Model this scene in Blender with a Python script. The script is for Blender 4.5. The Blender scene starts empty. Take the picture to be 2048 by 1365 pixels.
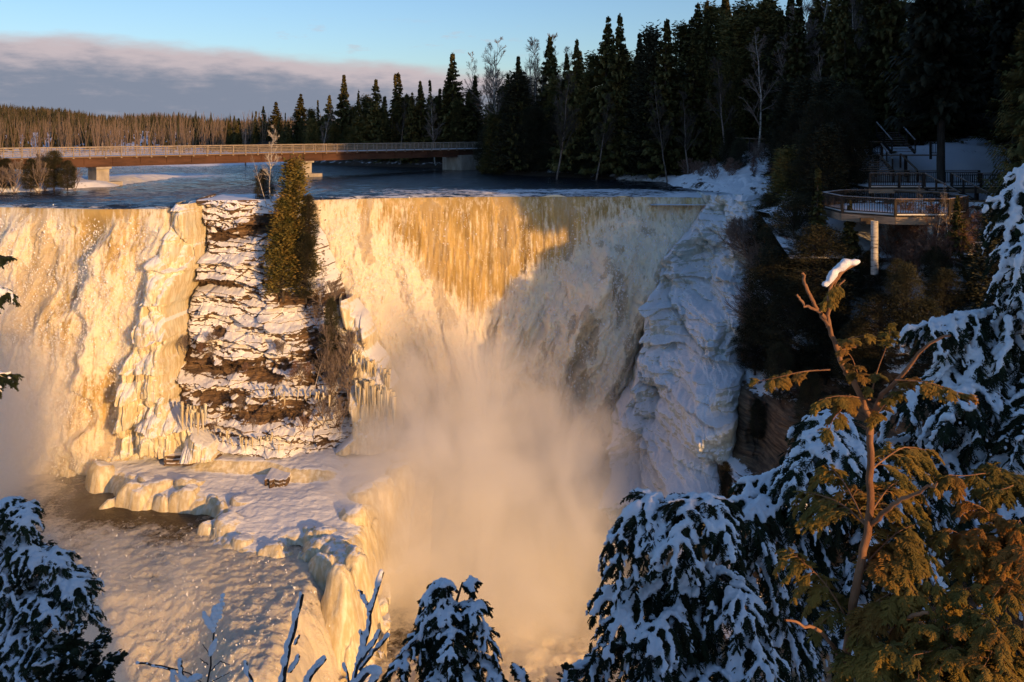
import bpy, math, random
import numpy as np
from math import radians as R

# ------------------------------------------------------------------ basics
F = 1700.0      # focal length in pixels of the 2048 px wide picture
HY = 262.0      # row of the horizon
WZ = -6.05      # river level below the eye
rng = np.random.default_rng(7)
random.seed(7)
S = bpy.context.scene
COL = S.collection


def P(px, py, D):
    """a point at distance D that stands where the measured pixel shows it"""
    return np.array([(px - 1024.0) * D / F, D, -(py - HY) * D / F])


def lerp(x, xs, ys):
    return np.interp(x, xs, ys)


def sstep(a, b, x):
    t = np.clip((x - a) / (b - a), 0, 1)
    return t * t * (3 - 2 * t)


# ------------------------------------------------------------------ noise
def _h(ix, iy, iz, seed):
    h = (ix.astype(np.uint32) * np.uint32(374761393) + iy.astype(np.uint32) * np.uint32(668265263)
         + iz.astype(np.uint32) * np.uint32(2147483647) + np.uint32((seed * 974634777) & 0xffffffff))
    h = (h ^ (h >> np.uint32(13))) * np.uint32(1274126177)
    h = h ^ (h >> np.uint32(16))
    h = h * np.uint32(2246822519)
    h = h ^ (h >> np.uint32(15))
    return h.astype(np.float64) / 4294967295.0


def vnoise(p, seed=0):
    p = np.asarray(p, float)
    f = np.floor(p)
    i = f.astype(np.int64)
    t = p - f
    t = t * t * t * (t * (t * 6 - 15) + 10)
    out = 0
    for dx in (0, 1):
        wx = t[..., 0] if dx else 1 - t[..., 0]
        for dy in (0, 1):
            wy = t[..., 1] if dy else 1 - t[..., 1]
            for dz in (0, 1):
                wz = t[..., 2] if dz else 1 - t[..., 2]
                out = out + wx * wy * wz * _h(i[..., 0] + dx, i[..., 1] + dy, i[..., 2] + dz, seed)
    return out * 2 - 1


def fbm(p, octv=4, seed=0, gain=0.5, lac=2.03, ridged=False):
    p = np.asarray(p, float)
    a, s, tot = 1.0, 0.0, 0.0
    for o in range(octv):
        n = vnoise(p, seed + o * 13)
        if ridged:
            n = 1 - 2 * np.abs(n)
        s = s + a * n
        tot += a
        a *= gain
        p = p * lac + 17.3
    return s / tot


def worley(u, v, seed=0, jit=0.9):
    """2-D cell noise: distance to the nearest and the second nearest point"""
    iu = np.floor(u).astype(np.int64)
    iv = np.floor(v).astype(np.int64)
    f1 = np.full(u.shape, 9.0)
    f2 = np.full(u.shape, 9.0)
    idv = np.zeros(u.shape)
    z = np.zeros_like(iu)
    for a in (-1, 0, 1):
        for b in (-1, 0, 1):
            cu = iu + a
            cv = iv + b
            pu = cu + 0.5 + jit * (_h(cu, cv, z, seed) - 0.5)
            pv = cv + 0.5 + jit * (_h(cu, cv, z, seed + 5) - 0.5)
            d = np.hypot(u - pu, v - pv)
            nearer = d < f1
            f2 = np.where(nearer, f1, np.minimum(f2, d))
            idv = np.where(nearer, _h(cu, cv, z, seed + 9), idv)
            f1 = np.where(nearer, d, f1)
    return f1, f2, idv


def domes(u, v, seed=0, r=0.85):
    f1, f2, i = worley(u, v, seed)
    return np.sqrt(np.clip(1 - (f1 / r) ** 2, 0, 1)) * (0.55 + 0.45 * i)


def lobes(U, V, n, seed, rmin, rmax, drip=.5, box=None):
    """overlapping rounded lobes that sag downwards, as heights"""
    r = np.random.default_rng(seed)
    u0, u1, v0, v1 = (U.min(), U.max(), V.min(), V.max()) if box is None else box
    out = np.zeros(U.shape)
    for i in range(n):
        cu, cv, rr = r.uniform(u0, u1), r.uniform(v0, v1), rmin + (rmax - rmin) * r.random() ** 2
        a = np.abs(U - cu) < rr
        b = (V - cv < rr) & (V - cv > -rr / drip)
        m = a & b
        if not m.any():
            continue
        dv = V[m] - cv
        dv = np.where(dv < 0, dv * drip, dv)
        d2 = (U[m] - cu) ** 2 + dv ** 2
        h = np.sqrt(np.clip(rr * rr - d2, 0, None)) * .75 + .25 * rr * (d2 < rr * rr)
        out[m] = np.maximum(out[m], h)
    return out


def V3(x, y, z):
    return np.stack(np.broadcast_arrays(x, y, z), axis=-1).astype(float)


# ------------------------------------------------------------------ meshes
def mesh_np(name, verts, faces, smooth=False, attrs=None, mats=None):
    """faces: int array (n,3)/(n,4) or a list of such arrays"""
    verts = np.asarray(verts, np.float32).reshape(-1, 3)
    if isinstance(faces, np.ndarray):
        faces = [faces]
    faces = [np.asarray(f, np.int32) for f in faces if len(f)]
    m = bpy.data.meshes.new(name)
    m.vertices.add(len(verts))
    m.vertices.foreach_set('co', verts.ravel())
    nl = sum(f.size for f in faces)
    npoly = sum(len(f) for f in faces)
    m.loops.add(nl)
    m.polygons.add(npoly)
    m.loops.foreach_set('vertex_index', np.concatenate([f.ravel() for f in faces]))
    tot = np.concatenate([np.full(len(f), f.shape[1], np.int32) for f in faces])
    start = np.concatenate([[0], np.cumsum(tot)[:-1]]).astype(np.int32)
    m.polygons.foreach_set('loop_start', start)
    m.polygons.foreach_set('loop_total', tot)
    m.polygons.foreach_set('use_smooth', np.full(npoly, bool(smooth)))
    if attrs:
        for k, a in attrs.items():
            at = m.attributes.new(k, 'FLOAT', 'POINT')
            at.data.foreach_set('value', np.asarray(a, np.float32).ravel())
    m.update(calc_edges=True)
    return m


def grid_faces(nr, nc, flip=False):
    a = np.arange((nr - 1) * nc).reshape(nr - 1, nc)[:, :-1].ravel()
    q = np.stack([a, a + 1, a + nc + 1, a + nc], axis=1)
    return q[:, ::-1] if flip else q


def link(name, mesh, mat=None, parent=None, loc=None):
    o = bpy.data.objects.new(name, mesh)
    COL.objects.link(o)
    if mat is not None and mesh is not None and len(mesh.materials) == 0:
        mesh.materials.append(mat)
    if parent is not None:
        o.parent = parent
    if loc is not None:
        o.location = [float(c) for c in loc]
    return o


def tag(o, label=None, cat=None, group=None, kind=None):
    if label: o['label'] = label
    if cat: o['category'] = cat
    if group: o['group'] = group
    if kind: o['kind'] = kind
    return o


def thing(name, label, cat, loc=(0, 0, 0), rz=0.0, group=None):
    o = bpy.data.objects.new(name, None)
    COL.objects.link(o)
    o.location = [float(c) for c in loc]
    o.rotation_euler = (0, 0, rz)
    o.empty_display_size = 0.3
    return tag(o, label, cat, group)


def dup(root, loc, rz=0.0, sc=(1, 1, 1), label=None, cat=None, group=None, tilt=(0, 0)):
    r = root.copy()
    COL.objects.link(r)
    r.location = [float(c) for c in loc]
    r.rotation_euler = (tilt[0], tilt[1], rz)
    r.scale = sc
    tag(r, label, cat, group)
    for ch in list(root.children):
        c = ch.copy()
        COL.objects.link(c)
        c.parent = r
        for g in ch.children:
            d = g.copy()
            COL.objects.link(d)
            d.parent = c
    return r


class MB:
    """collects simple solids into one mesh"""
    def __init__(s):
        s.v, s.q, s.t, s.n = [], [], [], 0

    def add(s, v, f):
        v = np.asarray(v, float).reshape(-1, 3)
        f = np.asarray(f, int)
        (s.q if f.shape[1] == 4 else s.t).append(f + s.n)
        s.v.append(v)
        s.n += len(v)
        return s

    def box(s, c, size, ax=None):
        """box by centre and size; ax = rows are the local axes"""
        k = np.array([[x, y, z] for x in (-.5, .5) for y in (-.5, .5) for z in (-.5, .5)]) * np.asarray(size, float)
        if ax is not None:
            k = k @ np.asarray(ax, float)
        f = [[0, 1, 3, 2], [4, 6, 7, 5], [0, 4, 5, 1], [2, 3, 7, 6], [0, 2, 6, 4], [1, 5, 7, 3]]
        return s.add(k + np.asarray(c, float), f)

    def bar(s, a, b, w, h=None):
        a = np.asarray(a, float); b = np.asarray(b, float)
        h = h or w
        d = b - a
        L = np.linalg.norm(d)
        x = d / L
        up = np.array([0, 0, 1.0]) if abs(x[2]) < .95 else np.array([1.0, 0, 0])
        y = np.cross(up, x); y /= np.linalg.norm(y)
        z = np.cross(x, y)
        return s.box((a + b) / 2, (L, w, h), [x, y, z])

    def poly(s, pts, z0, z1):
        pts = np.asarray(pts, float)
        n = len(pts)
        v = np.concatenate([np.c_[pts, np.full(n, z0)], np.c_[pts, np.full(n, z1)],
                            [[*pts.mean(0), z0], [*pts.mean(0), z1]]])
        i = np.arange(n); j = (i + 1) % n
        s.add(v, np.stack([i, j, j + n, i + n], 1))
        s.v[-1] = v
        k = s.n - len(v)
        s.t.append(np.stack([i + n, j + n, np.full(n, 2 * n + 1)], 1) + k)
        s.t.append(np.stack([j, i, np.full(n, 2 * n)], 1) + k)
        return s

    def tube(s, pts, rad, k=6, ends=True):
        v, f = tubes(np.asarray(pts, float)[None], np.asarray(rad, float)[None], k)
        s.add(v, f)
        return s

    def mesh(s, name, smooth=False):
        return mesh_np(name, np.concatenate(s.v), ([np.concatenate(s.q)] if s.q else []) +
                       ([np.concatenate(s.t)] if s.t else []), smooth)

    def build(s, name, mat, parent=None, smooth=False, loc=None):
        return link(name, s.mesh(name, smooth), mat, parent, loc)


def tubes(pts, rad, k=4, flat=1.0, up=(0, 0, 1)):
    """pts (M,N,3), rad (M,N): M tapering tubes as one vertex and quad array"""
    M_, N_, _ = pts.shape
    t = np.gradient(pts, axis=1)
    t /= np.linalg.norm(t, axis=2, keepdims=True) + 1e-9
    ref = np.broadcast_to(np.asarray(up, float), t.shape).copy()
    bad = np.abs(t[..., 2]) > .92
    ref[bad] = (0.3, 1, 0.1)
    a = np.cross(t, ref); a /= np.linalg.norm(a, axis=2, keepdims=True) + 1e-9
    b = np.cross(t, a)
    ang = np.arange(k) * 2 * np.pi / k
    v = pts[:, :, None, :] + rad[:, :, None, None] * (np.cos(ang)[None, None, :, None] * a[:, :, None, :]
                                                    + flat * np.sin(ang)[None, None, :, None] * b[:, :, None, :])
    base = (np.arange(M_) * N_ * k)[:, None, None]
    r = (np.arange(N_ - 1) * k)[None, :, None]
    i = np.arange(k)[None, None, :]
    j = (i + 1) % k
    f = np.stack([base + r + i, base + r + j, base + r + k + j, base + r + k + i], axis=-1).reshape(-1, 4)
    return v.reshape(-1, 3), f


# ------------------------------------------------------------------ materials
def mat(name, build):
    m = bpy.data.materials.new(name)
    m.use_nodes = True
    nt = m.node_tree
    nt.nodes.clear()
    out = nt.nodes.new('ShaderNodeOutputMaterial')
    build(NT(nt), out)
    return m


class NT:
    def __init__(s, nt):
        s.nt = nt

    def n(s, typ, inputs=None, **props):
        nd = s.nt.nodes.new(typ)
        for k, v in props.items():
            setattr(nd, k, v)
        for k, v in (inputs or {}).items():
            s.put(nd.inputs[k], v)
        return nd

    def put(s, sock, v):
        if isinstance(v, bpy.types.NodeSocket):
            s.nt.links.new(v, sock)
        elif isinstance(v, (tuple, list)) and len(v) == 3 and sock.type == 'RGBA':
            sock.default_value = (*v, 1)
        else:
            sock.default_value = v

    def geo(s):
        return s.n('ShaderNodeNewGeometry')

    def pos(s):
        return s.geo().outputs['Position']

    def obj(s):
        return s.n('ShaderNodeTexCoord').outputs['Object']

    def noise(s, vec, scale, detail=4, rough=.55, stretch=None, dist=0.0):
        if stretch:
            vec = s.n('ShaderNodeVectorMath', {0: vec, 1: stretch}, operation='MULTIPLY').outputs[0]
        return s.n('ShaderNodeTexNoise', {'Vector': vec, 'Scale': scale, 'Detail': detail, 'Roughness': rough,
                                          'Distortion': dist}).outputs[0]

    def ramp(s, fac, stops):
        r = s.n('ShaderNodeValToRGB', {0: fac})
        e = r.color_ramp.elements
        while len(e) > 1:
            e.remove(e[-1])
        for i, (p, c) in enumerate(stops):
            el = e[0] if i == 0 else e.new(p)
            el.position = p
            el.color = (*c, 1) if len(c) == 3 else c
        return r.outputs[0]

    def mr(s, v, a, b, c=0.0, d=1.0, smooth=True):
        return s.n('ShaderNodeMapRange', {0: v, 1: a, 2: b, 3: c, 4: d},
                   interpolation_type='SMOOTHSTEP' if smooth else 'LINEAR').outputs[0]

    def mix(s, f, a, b):
        m = s.n('ShaderNodeMix', data_type='RGBA')
        s.put(m.inputs[0], f); s.put(m.inputs[6], a); s.put(m.inputs[7], b)
        return m.outputs[2]

    def m(s, op, a, b=0.0, c=0.0, clamp=False):
        nd = s.n('ShaderNodeMath', {0: a, 1: b, 2: c}, operation=op)
        nd.use_clamp = clamp
        return nd.outputs[0]

    def sep(s, v):
        return s.n('ShaderNodeSeparateXYZ', {0: v}).outputs

    def attr(s, name):
        return s.n('ShaderNodeAttribute', attribute_name=name).outputs['Fac']

    def bump(s, h, strength=.5, dist=.1):
        return s.n('ShaderNodeBump', {'Height': h, 'Strength': strength, 'Distance': dist}).outputs[0]

    def bsdf(s, out, **k):
        b = s.n('ShaderNodeBsdfPrincipled', {a.replace('_', ' '): v for a, v in k.items()})
        s.nt.links.new(b.outputs[0], out.inputs[0])
        return b


M = {}


def m_water_fall(n, o):
    pos = n.pos()
    am = n.attr('amber')
    st = n.noise(pos, 2.2, 5, .65, (1.6, 1.0, .16))
    sp = n.noise(pos, 5.0, 6, .8, (1.0, 1.0, .38))
    clump = n.noise(pos, .35, 3, .5, (1, 1, .3))
    k = n.m('ADD', n.m('MULTIPLY', st, .8), n.m('MULTIPLY', sp, .45))
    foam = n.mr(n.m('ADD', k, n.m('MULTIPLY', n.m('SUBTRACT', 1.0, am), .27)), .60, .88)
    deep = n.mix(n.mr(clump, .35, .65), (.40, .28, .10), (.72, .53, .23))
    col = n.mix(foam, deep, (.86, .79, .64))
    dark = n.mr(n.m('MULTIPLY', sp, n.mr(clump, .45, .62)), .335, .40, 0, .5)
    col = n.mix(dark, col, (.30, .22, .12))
    bmp = n.bump(n.m('ADD', n.m('MULTIPLY', sp, .9), n.noise(pos, 14, 4, .7)), .5, .16)
    n.bsdf(o, Base_Color=col, Roughness=.7, Normal=bmp, Specular_IOR_Level=.12, Subsurface_Weight=.85, Subsurface_Radius=(1.0, .85, .6), Subsurface_Scale=.9)


def m_river(n, o):
    pos = n.pos()
    fa = n.attr('foam')
    w = n.noise(pos, .9, 6, .7, (.45, 1.6, 1))
    w2 = n.noise(pos, 3.0, 4, .6, (.5, 1.5, 1))
    k = n.m('ADD', n.m('MULTIPLY', w, .6), n.m('MULTIPLY', w2, .4))
    foam = n.mr(n.m('ADD', k, n.m('MULTIPLY', fa, .42)), .66, .80)
    col = n.mix(foam, (.012, .016, .022), (.72, .75, .8))
    rough = n.mr(foam, 0, 1, .09, .7, False)
    bmp = n.bump(n.m('ADD', n.m('MULTIPLY', w, .8), n.m('MULTIPLY', w2, .35)), .75, .35)
    n.bsdf(o, Base_Color=col, Roughness=rough, Normal=bmp)


def m_pool(n, o):
    pos = n.pos()
    fa = n.attr('foam')
    w = n.noise(pos, .8, 7, .7, (1, 1, 1), .6)
    w2 = n.noise(pos, 3.5, 5, .75, (1, 1, 1), .3)
    k = n.m('ADD', n.m('MULTIPLY', w, .55), n.m('MULTIPLY', w2, .5))
    foam = n.mr(n.m('ADD', k, n.m('MULTIPLY', fa, .42)), .62, .86)
    col = n.mix(foam, (.055, .035, .018), (.74, .66, .52))
    bmp = n.bump(n.m('ADD', w, n.m('MULTIPLY', w2, .6)), .8, .35)
    n.bsdf(o, Base_Color=col, Roughness=n.mr(foam, 0, 1, .2, .7, False), Normal=bmp, Subsurface_Weight=n.m('MULTIPLY', foam, .7), Subsurface_Radius=(1.0, .85, .6), Subsurface_Scale=.6)


def m_ice(n, o):
    pos = n.pos()
    g = n.geo()
    nz = n.sep(g.outputs['Normal'])[2]
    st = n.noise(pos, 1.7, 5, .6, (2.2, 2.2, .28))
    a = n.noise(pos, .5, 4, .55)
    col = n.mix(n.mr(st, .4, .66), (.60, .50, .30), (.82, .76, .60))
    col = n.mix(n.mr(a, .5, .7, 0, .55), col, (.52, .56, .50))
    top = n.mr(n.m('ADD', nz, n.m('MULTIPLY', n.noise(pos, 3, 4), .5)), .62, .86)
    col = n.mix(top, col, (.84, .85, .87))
    bmp = n.bump(n.m('ADD', n.m('MULTIPLY', st, 1.0), n.m('MULTIPLY', n.noise(pos, 6, 4, .6), .4)), .55, .18)
    n.bsdf(o, Base_Color=col, Roughness=n.mr(top, 0, 1, .28, .7, False), Normal=bmp, Subsurface_Weight=0.0)


def m_rock(n, o):
    """layered shale with snow lying on every ledge"""
    pos = n.pos()
    g = n.geo()
    nz = n.sep(g.outputs['Normal'])[2]
    lay = n.noise(pos, 1.3, 6, .7, (.35, .35, 4.0), .2)
    c = n.noise(pos, .7, 4, .6)
    col = n.ramp(lay, [(.3, (.035, .025, .018)), (.5, (.13, .085, .055)), (.62, (.25, .165, .10)), (.75, (.09, .065, .048))])
    col = n.mix(n.mr(c, .5, .7, 0, .6), col, (.09, .07, .055))
    sn = n.attr('snow')
    k = n.m('ADD', n.m('ADD', nz, n.m('MULTIPLY', sn, 1.0)), n.m('MULTIPLY', n.m('SUBTRACT', n.noise(pos, 1.9, 7, .75, (1, 1, 1.7)), .5), 1.5))
    snow = n.mr(k, .50, .62)
    bmp = n.bump(n.m('MULTIPLY', n.m('ADD', n.m('MULTIPLY', lay, 1.0), n.m('MULTIPLY', n.noise(pos, 5, 5, .7), .5)), n.mr(snow, 0, 1, 1, .25, False)), .8, .2)
    col = n.mix(snow, col, (.84, .85, .88))
    n.bsdf(o, Base_Color=col, Roughness=.85, Normal=bmp, Specular_IOR_Level=.2)


def m_ground(n, o):
    """snow over leaf litter, brush and broken rock"""
    pos = n.pos()
    nz = n.sep(n.geo().outputs['Normal'])[2]
    k = n.m('ADD', n.m('ADD', n.m('MULTIPLY', nz, .45), n.m('MULTIPLY', n.noise(pos, .9, 8, .78), .8)), n.m('MULTIPLY', n.attr('snow'), .5))
    snow = n.mr(k, .78, .88)
    soil = n.mix(n.noise(pos, 2.5, 4), (.02, .015, .01), (.07, .05, .035))
    col = n.mix(snow, soil, (.82, .84, .88))
    n.bsdf(o, Base_Color=col, Roughness=.9, Normal=n.bump(n.noise(pos, 4, 5, .7), .6, .15), Specular_IOR_Level=.15)


def m_snow(n, o):
    pos = n.pos()
    c = n.mix(n.noise(pos, 6, 3), (.80, .82, .86), (.88, .89, .91))
    n.bsdf(o, Base_Color=c, Roughness=.75, Normal=n.bump(n.noise(pos, 45, 4, .6), .25, .01), Specular_IOR_Level=.2)


def leafy(c1, c2, c3=None, amt=.5, sc=1.2):
    def b(n, o):
        pos = n.pos()
        rnd = n.n('ShaderNodeObjectInfo').outputs['Random']
        c = n.mix(n.mr(n.noise(pos, sc, 3), .35, .65), c1, c2)
        if c3:
            c = n.mix(n.mr(n.noise(pos, sc * .6, 2, .5), .5, .7, 0, amt), c, c3)
        hs = n.n('ShaderNodeHueSaturation', {'Value': n.mr(rnd, 0, 1, .65, 1.35, False), 'Color': c})
        n.bsdf(o, Base_Color=hs.outputs[0], Roughness=.8, Specular_IOR_Level=.12)
    return b


def plain(c1, c2, sc=4.0, rough=.8, stretch=None, bump=.3, bd=.02, spec=.25):
    def b(n, o):
        pos = n.obj()
        f = n.noise(pos, sc, 5, .65, stretch)
        n.bsdf(o, Base_Color=n.mix(n.mr(f, .3, .7), c1, c2), Roughness=rough, Specular_IOR_Level=spec,
               Normal=n.bump(f, bump, bd))
    return b


def m_birch(n, o):
    pos = n.obj()
    f = n.noise(pos, 1.6, 5, .7, (1, 1, 5))
    c = n.ramp(f, [(.36, (.05, .04, .035)), (.44, (.42, .38, .33)), (.7, (.62, .58, .52))])
    n.bsdf(o, Base_Color=c, Roughness=.8, Normal=n.bump(f, .3, .02))


def m_woodsnow(c1, c2, lo=.45, hi=.62):
    """weathered timber with frost and snow caught on what faces up"""
    def b(n, o):
        pos = n.pos()
        nz = n.sep(n.geo().outputs['Normal'])[2]
        f = n.noise(pos, 3, 5, .6)
        c = n.mix(f, c1, c2)
        s = n.mr(n.m('ADD', n.m('MULTIPLY', nz, .7), n.m('MULTIPLY', n.noise(pos, 5, 4, .7), .4)), lo + .3, hi + .3)
        n.bsdf(o, Base_Color=n.mix(s, c, (.8, .82, .86)), Roughness=.8, Specular_IOR_Level=.2, Normal=n.bump(f, .4, .02))
    return b


def make_materials():
    M['fall'] = mat('falling_water', m_water_fall)
    M['river'] = mat('river_water', m_river)
    M['pool'] = mat('churned_water', m_pool)
    M['ice'] = mat('frozen_spray_ice', m_ice)
    M['rock'] = mat('snowy_shale', m_rock)
    M['ground'] = mat('snowy_ground', m_ground)
    M['snow'] = mat('fresh_snow', m_snow)
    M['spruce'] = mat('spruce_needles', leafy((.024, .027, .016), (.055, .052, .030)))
    M['pinelit'] = mat('sunlit_spruce_needles', leafy((.06, .065, .022), (.15, .12, .04)))  # lit copy of the spruce needles, sunlight put into its lighter, warmer colour
    M['cedar'] = mat('cedar_scales', leafy((.06, .065, .02), (.21, .16, .045), (.27, .16, .04), .6, 1.6))
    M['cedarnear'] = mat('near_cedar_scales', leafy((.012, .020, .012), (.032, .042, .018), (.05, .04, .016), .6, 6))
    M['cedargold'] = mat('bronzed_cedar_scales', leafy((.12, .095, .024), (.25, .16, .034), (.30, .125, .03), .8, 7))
    M['bark'] = mat('dark_bark', plain((.035, .028, .022), (.09, .072, .058), 5, .9, (1, 1, .25), .8, .03))
    M['barkred'] = mat('reddish_cedar_bark', plain((.17, .075, .035), (.36, .19, .10), 14, .85, (1, 1, .3), .8, .01))
    M['twig'] = mat('grey_twig_bark', plain((.13, .10, .085), (.26, .21, .18), 5, .85, (1, 1, .3)))
    M['birch'] = mat('birch_bark', m_birch)
    M['concrete'] = mat('bridge_concrete', plain((.28, .25, .21), (.46, .42, .36), 1.3, .85, (1, 1, .4)))
    M['rust'] = mat('weathering_steel', plain((.055, .026, .017), (.11, .052, .032), 1.2, .7, (.3, .3, 2)))
    M['rail'] = mat('galvanised_rail', plain((.20, .165, .13), (.36, .30, .24), 2.5, .6))
    M['wood'] = mat('timber_with_snow', m_woodsnow((.12, .085, .06), (.28, .20, .14)))
    M['darkwood'] = mat('dark_timber', plain((.022, .018, .016), (.06, .045, .035), 3, .8, (1, 1, .3)))
    M['fascia'] = mat('fascia_boards', plain((.18, .14, .10), (.34, .26, .19), 2, .75, (.4, .4, 3)))
    M['brush'] = mat('red_brush_twigs', plain((.14, .08, .06), (.26, .16, .12), 5, .85))


def bough_snow_free():
    pass
# ------------------------------------------------------------------ light, sky, camera
SUN_AZ = R(41)      # from behind the camera, to its right
SUN_EL = R(9)
LD = np.array([-math.sin(SUN_AZ) * math.cos(SUN_EL), math.cos(SUN_AZ) * math.cos(SUN_EL), -math.sin(SUN_EL)])


def light_and_camera():
    w = bpy.data.worlds.new('World')
    S.world = w
    w.use_nodes = True
    nt = w.node_tree
    nt.nodes.clear()
    n = NT(nt)
    out = nt.nodes.new('ShaderNodeOutputWorld')
    sky = n.n('ShaderNodeTexSky', sky_type='NISHITA')
    sky.sun_disc = False
    sky.sun_elevation = SUN_EL
    # azimuth of the sun: it stands behind the camera and to its right
    sky.sun_rotation = math.atan2(-LD[0], -LD[1])
    sky.air_density = 1.0
    sky.dust_density = .6
    sky.ozone_density = 3.0
    d = n.n('ShaderNodeTexCoord').outputs['Generated']
    x, y, z = n.sep(d)
    az = n.m('ARCTAN2', x, y)
    el = n.m('ARCSINE', z)
    # a long bank of stratocumulus low over the upstream horizon
    vec = n.n('ShaderNodeCombineXYZ', {0: n.m('MULTIPLY', az, 9.0), 1: n.m('MULTIPLY', el, 34.0), 2: 0.0}).outputs[0]
    n1 = n.noise(vec, 1.0, 6, .55)
    n2 = n.noise(vec, 2.6, 5, .6)
    top = n.mr(az, -.45, .02, .099, .072, True)
    edge = n.m('ADD', n.m('SUBTRACT', top, el), n.m('MULTIPLY', n.m('SUBTRACT', n1, .5), .035))
    cov = n.m('MULTIPLY', n.mr(edge, -.004, .014), n.mr(az, .12, -.05, 0, 1))
    wisp = n.m('MULTIPLY', n.mr(n2, .56, .70, 0, .35), n.m('MULTIPLY', n.mr(el, .075, .10), n.mr(el, .14, .11)))
    wisp = n.m('MULTIPLY', wisp, n.m('MULTIPLY', n.mr(az, -.35, -.2), n.mr(az, .1, -.05)))
    cov = n.m('MAXIMUM', cov, wisp)
    lit = n.m('ADD', n.mr(edge, .055, .0), n.m('MULTIPLY', n.m('SUBTRACT', n2, .5), 1.3))
    cc = n.mix(n.mr(lit, .0, .95), (.20, .23, .30), (.50, .43, .45))
    skyc = n.n('ShaderNodeVectorMath', {0: sky.outputs[0], 1: (1.0, .98, 1.06)}, operation='MULTIPLY').outputs[0]
    bg = n.n('ShaderNodeBackground', {'Color': skyc, 'Strength': SKY_STR})
    bc = n.n('ShaderNodeBackground', {'Color': cc, 'Strength': CLOUD_STR})
    ms = n.n('ShaderNodeMixShader', {0: cov, 1: bg.outputs[0], 2: bc.outputs[0]})
    nt.links.new(ms.outputs[0], out.inputs[0])

    sun = bpy.data.lights.new('sun', 'SUN')
    sun.energy = 3.9
    sun.angle = R(.5)
    sun.color = (1.0, .54, .185)
    so = bpy.data.objects.new('sun', sun)
    COL.objects.link(so)
    from mathutils import Vector
    so.rotation_euler = Vector(LD).to_track_quat('-Z', 'Y').to_euler()
    so.location = (40, -40, 30)

    cam = bpy.data.cameras.new('camera')
    cam.sensor_width = 36
    cam.lens = F / 2048 * 36
    cam.shift_y = -(682.5 - HY) / 2048
    cam.clip_start = .05
    cam.clip_end = 6000
    co = bpy.data.objects.new('camera', cam)
    COL.objects.link(co)
    co.rotation_euler = (R(90), 0, 0)
    S.camera = co
    S.view_settings.view_transform = 'Standard'
    S.view_settings.look = 'None'
    S.view_settings.exposure = EXPO
    S.view_settings.gamma = 1
    S.view_settings.use_curve_mapping = False
    S.render.engine = 'CYCLES'
    c = S.cycles
    c.max_bounces = 7
    c.diffuse_bounces = 3
    c.volume_bounces = 6
    c.transparent_max_bounces = 6
    c.use_denoising = True
    c.volume_step_rate = 2.0
    c.volume_max_steps = 128
    c.sample_clamp_indirect = 6
    c.use_adaptive_sampling = True
    c.adaptive_threshold = .02


SKY_STR = .15
CLOUD_STR = .95
EXPO = 0.28


# ------------------------------------------------------------------ river, falls, pool
BX = np.array([-200, 0, 100, 200, 330, 380, 520, 640, 800, 1000, 1200, 1420, 1560, 1700.])
BY = np.array([406, 408, 410, 412, 411, 406, 404, 394, 390, 388, 388, 390, 393, 393.])
_BD = -WZ * F / (BY - HY)
_BXW = (BX - 1024) * _BD / F


def brinkY(X):
    return lerp(X, _BXW, _BD)


def to_px(X, Y, Z):
    return 1024 + X * F / Y, HY - Z * F / Y


def build_river():
    nx, ny = 560, 420
    X0 = np.linspace(-150, 60, nx)
    t = np.linspace(0, 1, ny)
    yb = brinkY(X0)
    Yg = yb[None, :] + (330 - yb[None, :]) * (t[:, None] ** 2.2) - 0.0
    Xg = np.broadcast_to(X0, Yg.shape)
    d = Yg - yb[None, :]
    amp = .05 + .10 * np.exp(-d / 9)
    Z = WZ + amp * fbm(V3(Xg * .5, Yg * 1.1, 0), 5, 3, .55) * 1.6
    Z -= (.28 - .12 * fbm(V3(Xg * 1.2, 0 * Xg, 0 * Xg), 4, 12)) * np.exp(-d / .8)
    px, py = to_px(Xg, Yg, Z)
    foam = .25 * sstep(650, 800, px) * np.exp(-((d - 3) / 3.2) ** 2) * 1.6
    foam += .95 * np.exp(-((py - 352) / 6) ** 2) * np.exp(-((px - 350) / 120) ** 2)      # rapids seen under the bridge
    foam += .35 * np.exp(-((py - 380) / 5) ** 2) * sstep(640, 760, px) * sstep(1400, 1250, px)
    foam += .42 * np.exp(-(d / 1.6) ** 2)
    foam += .35 * sstep(1250, 1400, px) * np.exp(-d / 7)
    Z += .35 * np.exp(-((py - 352) / 4) ** 2) * np.exp(-((px - 350) / 110) ** 2) * np.abs(fbm(V3(Xg * .8, Yg * .8, 0), 4, 9))
    me = mesh_np('river', V3(Xg, Yg, Z), grid_faces(ny, nx), True, {'foam': foam})
    tag(link('river', me, M['river']), 'dark blue river sliding towards the brink under the bridge', 'water', kind='structure')


def fall_patch(name, x0, x1, nx, zbot, nz, plume, label, outk=.62):
    X = np.linspace(x0, x1, nx)
    s = np.linspace(0, 1, nz)
    drop = (s ** 1.15) * (WZ - zbot)
    Xg, Dg = np.meshgrid(X, drop)
    yb = brinkY(X)[None, :]
    out = .85 * np.sqrt(np.maximum(Dg, 0)) * (1 - np.exp(-Dg * 2)) * outk
    Yg = yb - out
    Zg = WZ - .28 - Dg
    px, py = to_px(Xg, Yg, Zg)
    h, amber, dx = plume(px, py, Xg, Yg, Zg, Dg)
    Yn = Yg - h
    Xn = Xg + dx
    # start of the sheet tucks under the river's own skin
    me = mesh_np(name, V3(Xn, Yn, Zg), grid_faces(nz, nx), True, {'amber': amber})
    o = link(name, me, M['fall'])
    tag(o, label, 'waterfall', kind='structure')
    return o, Xn, Yn, Zg, amber


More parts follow.
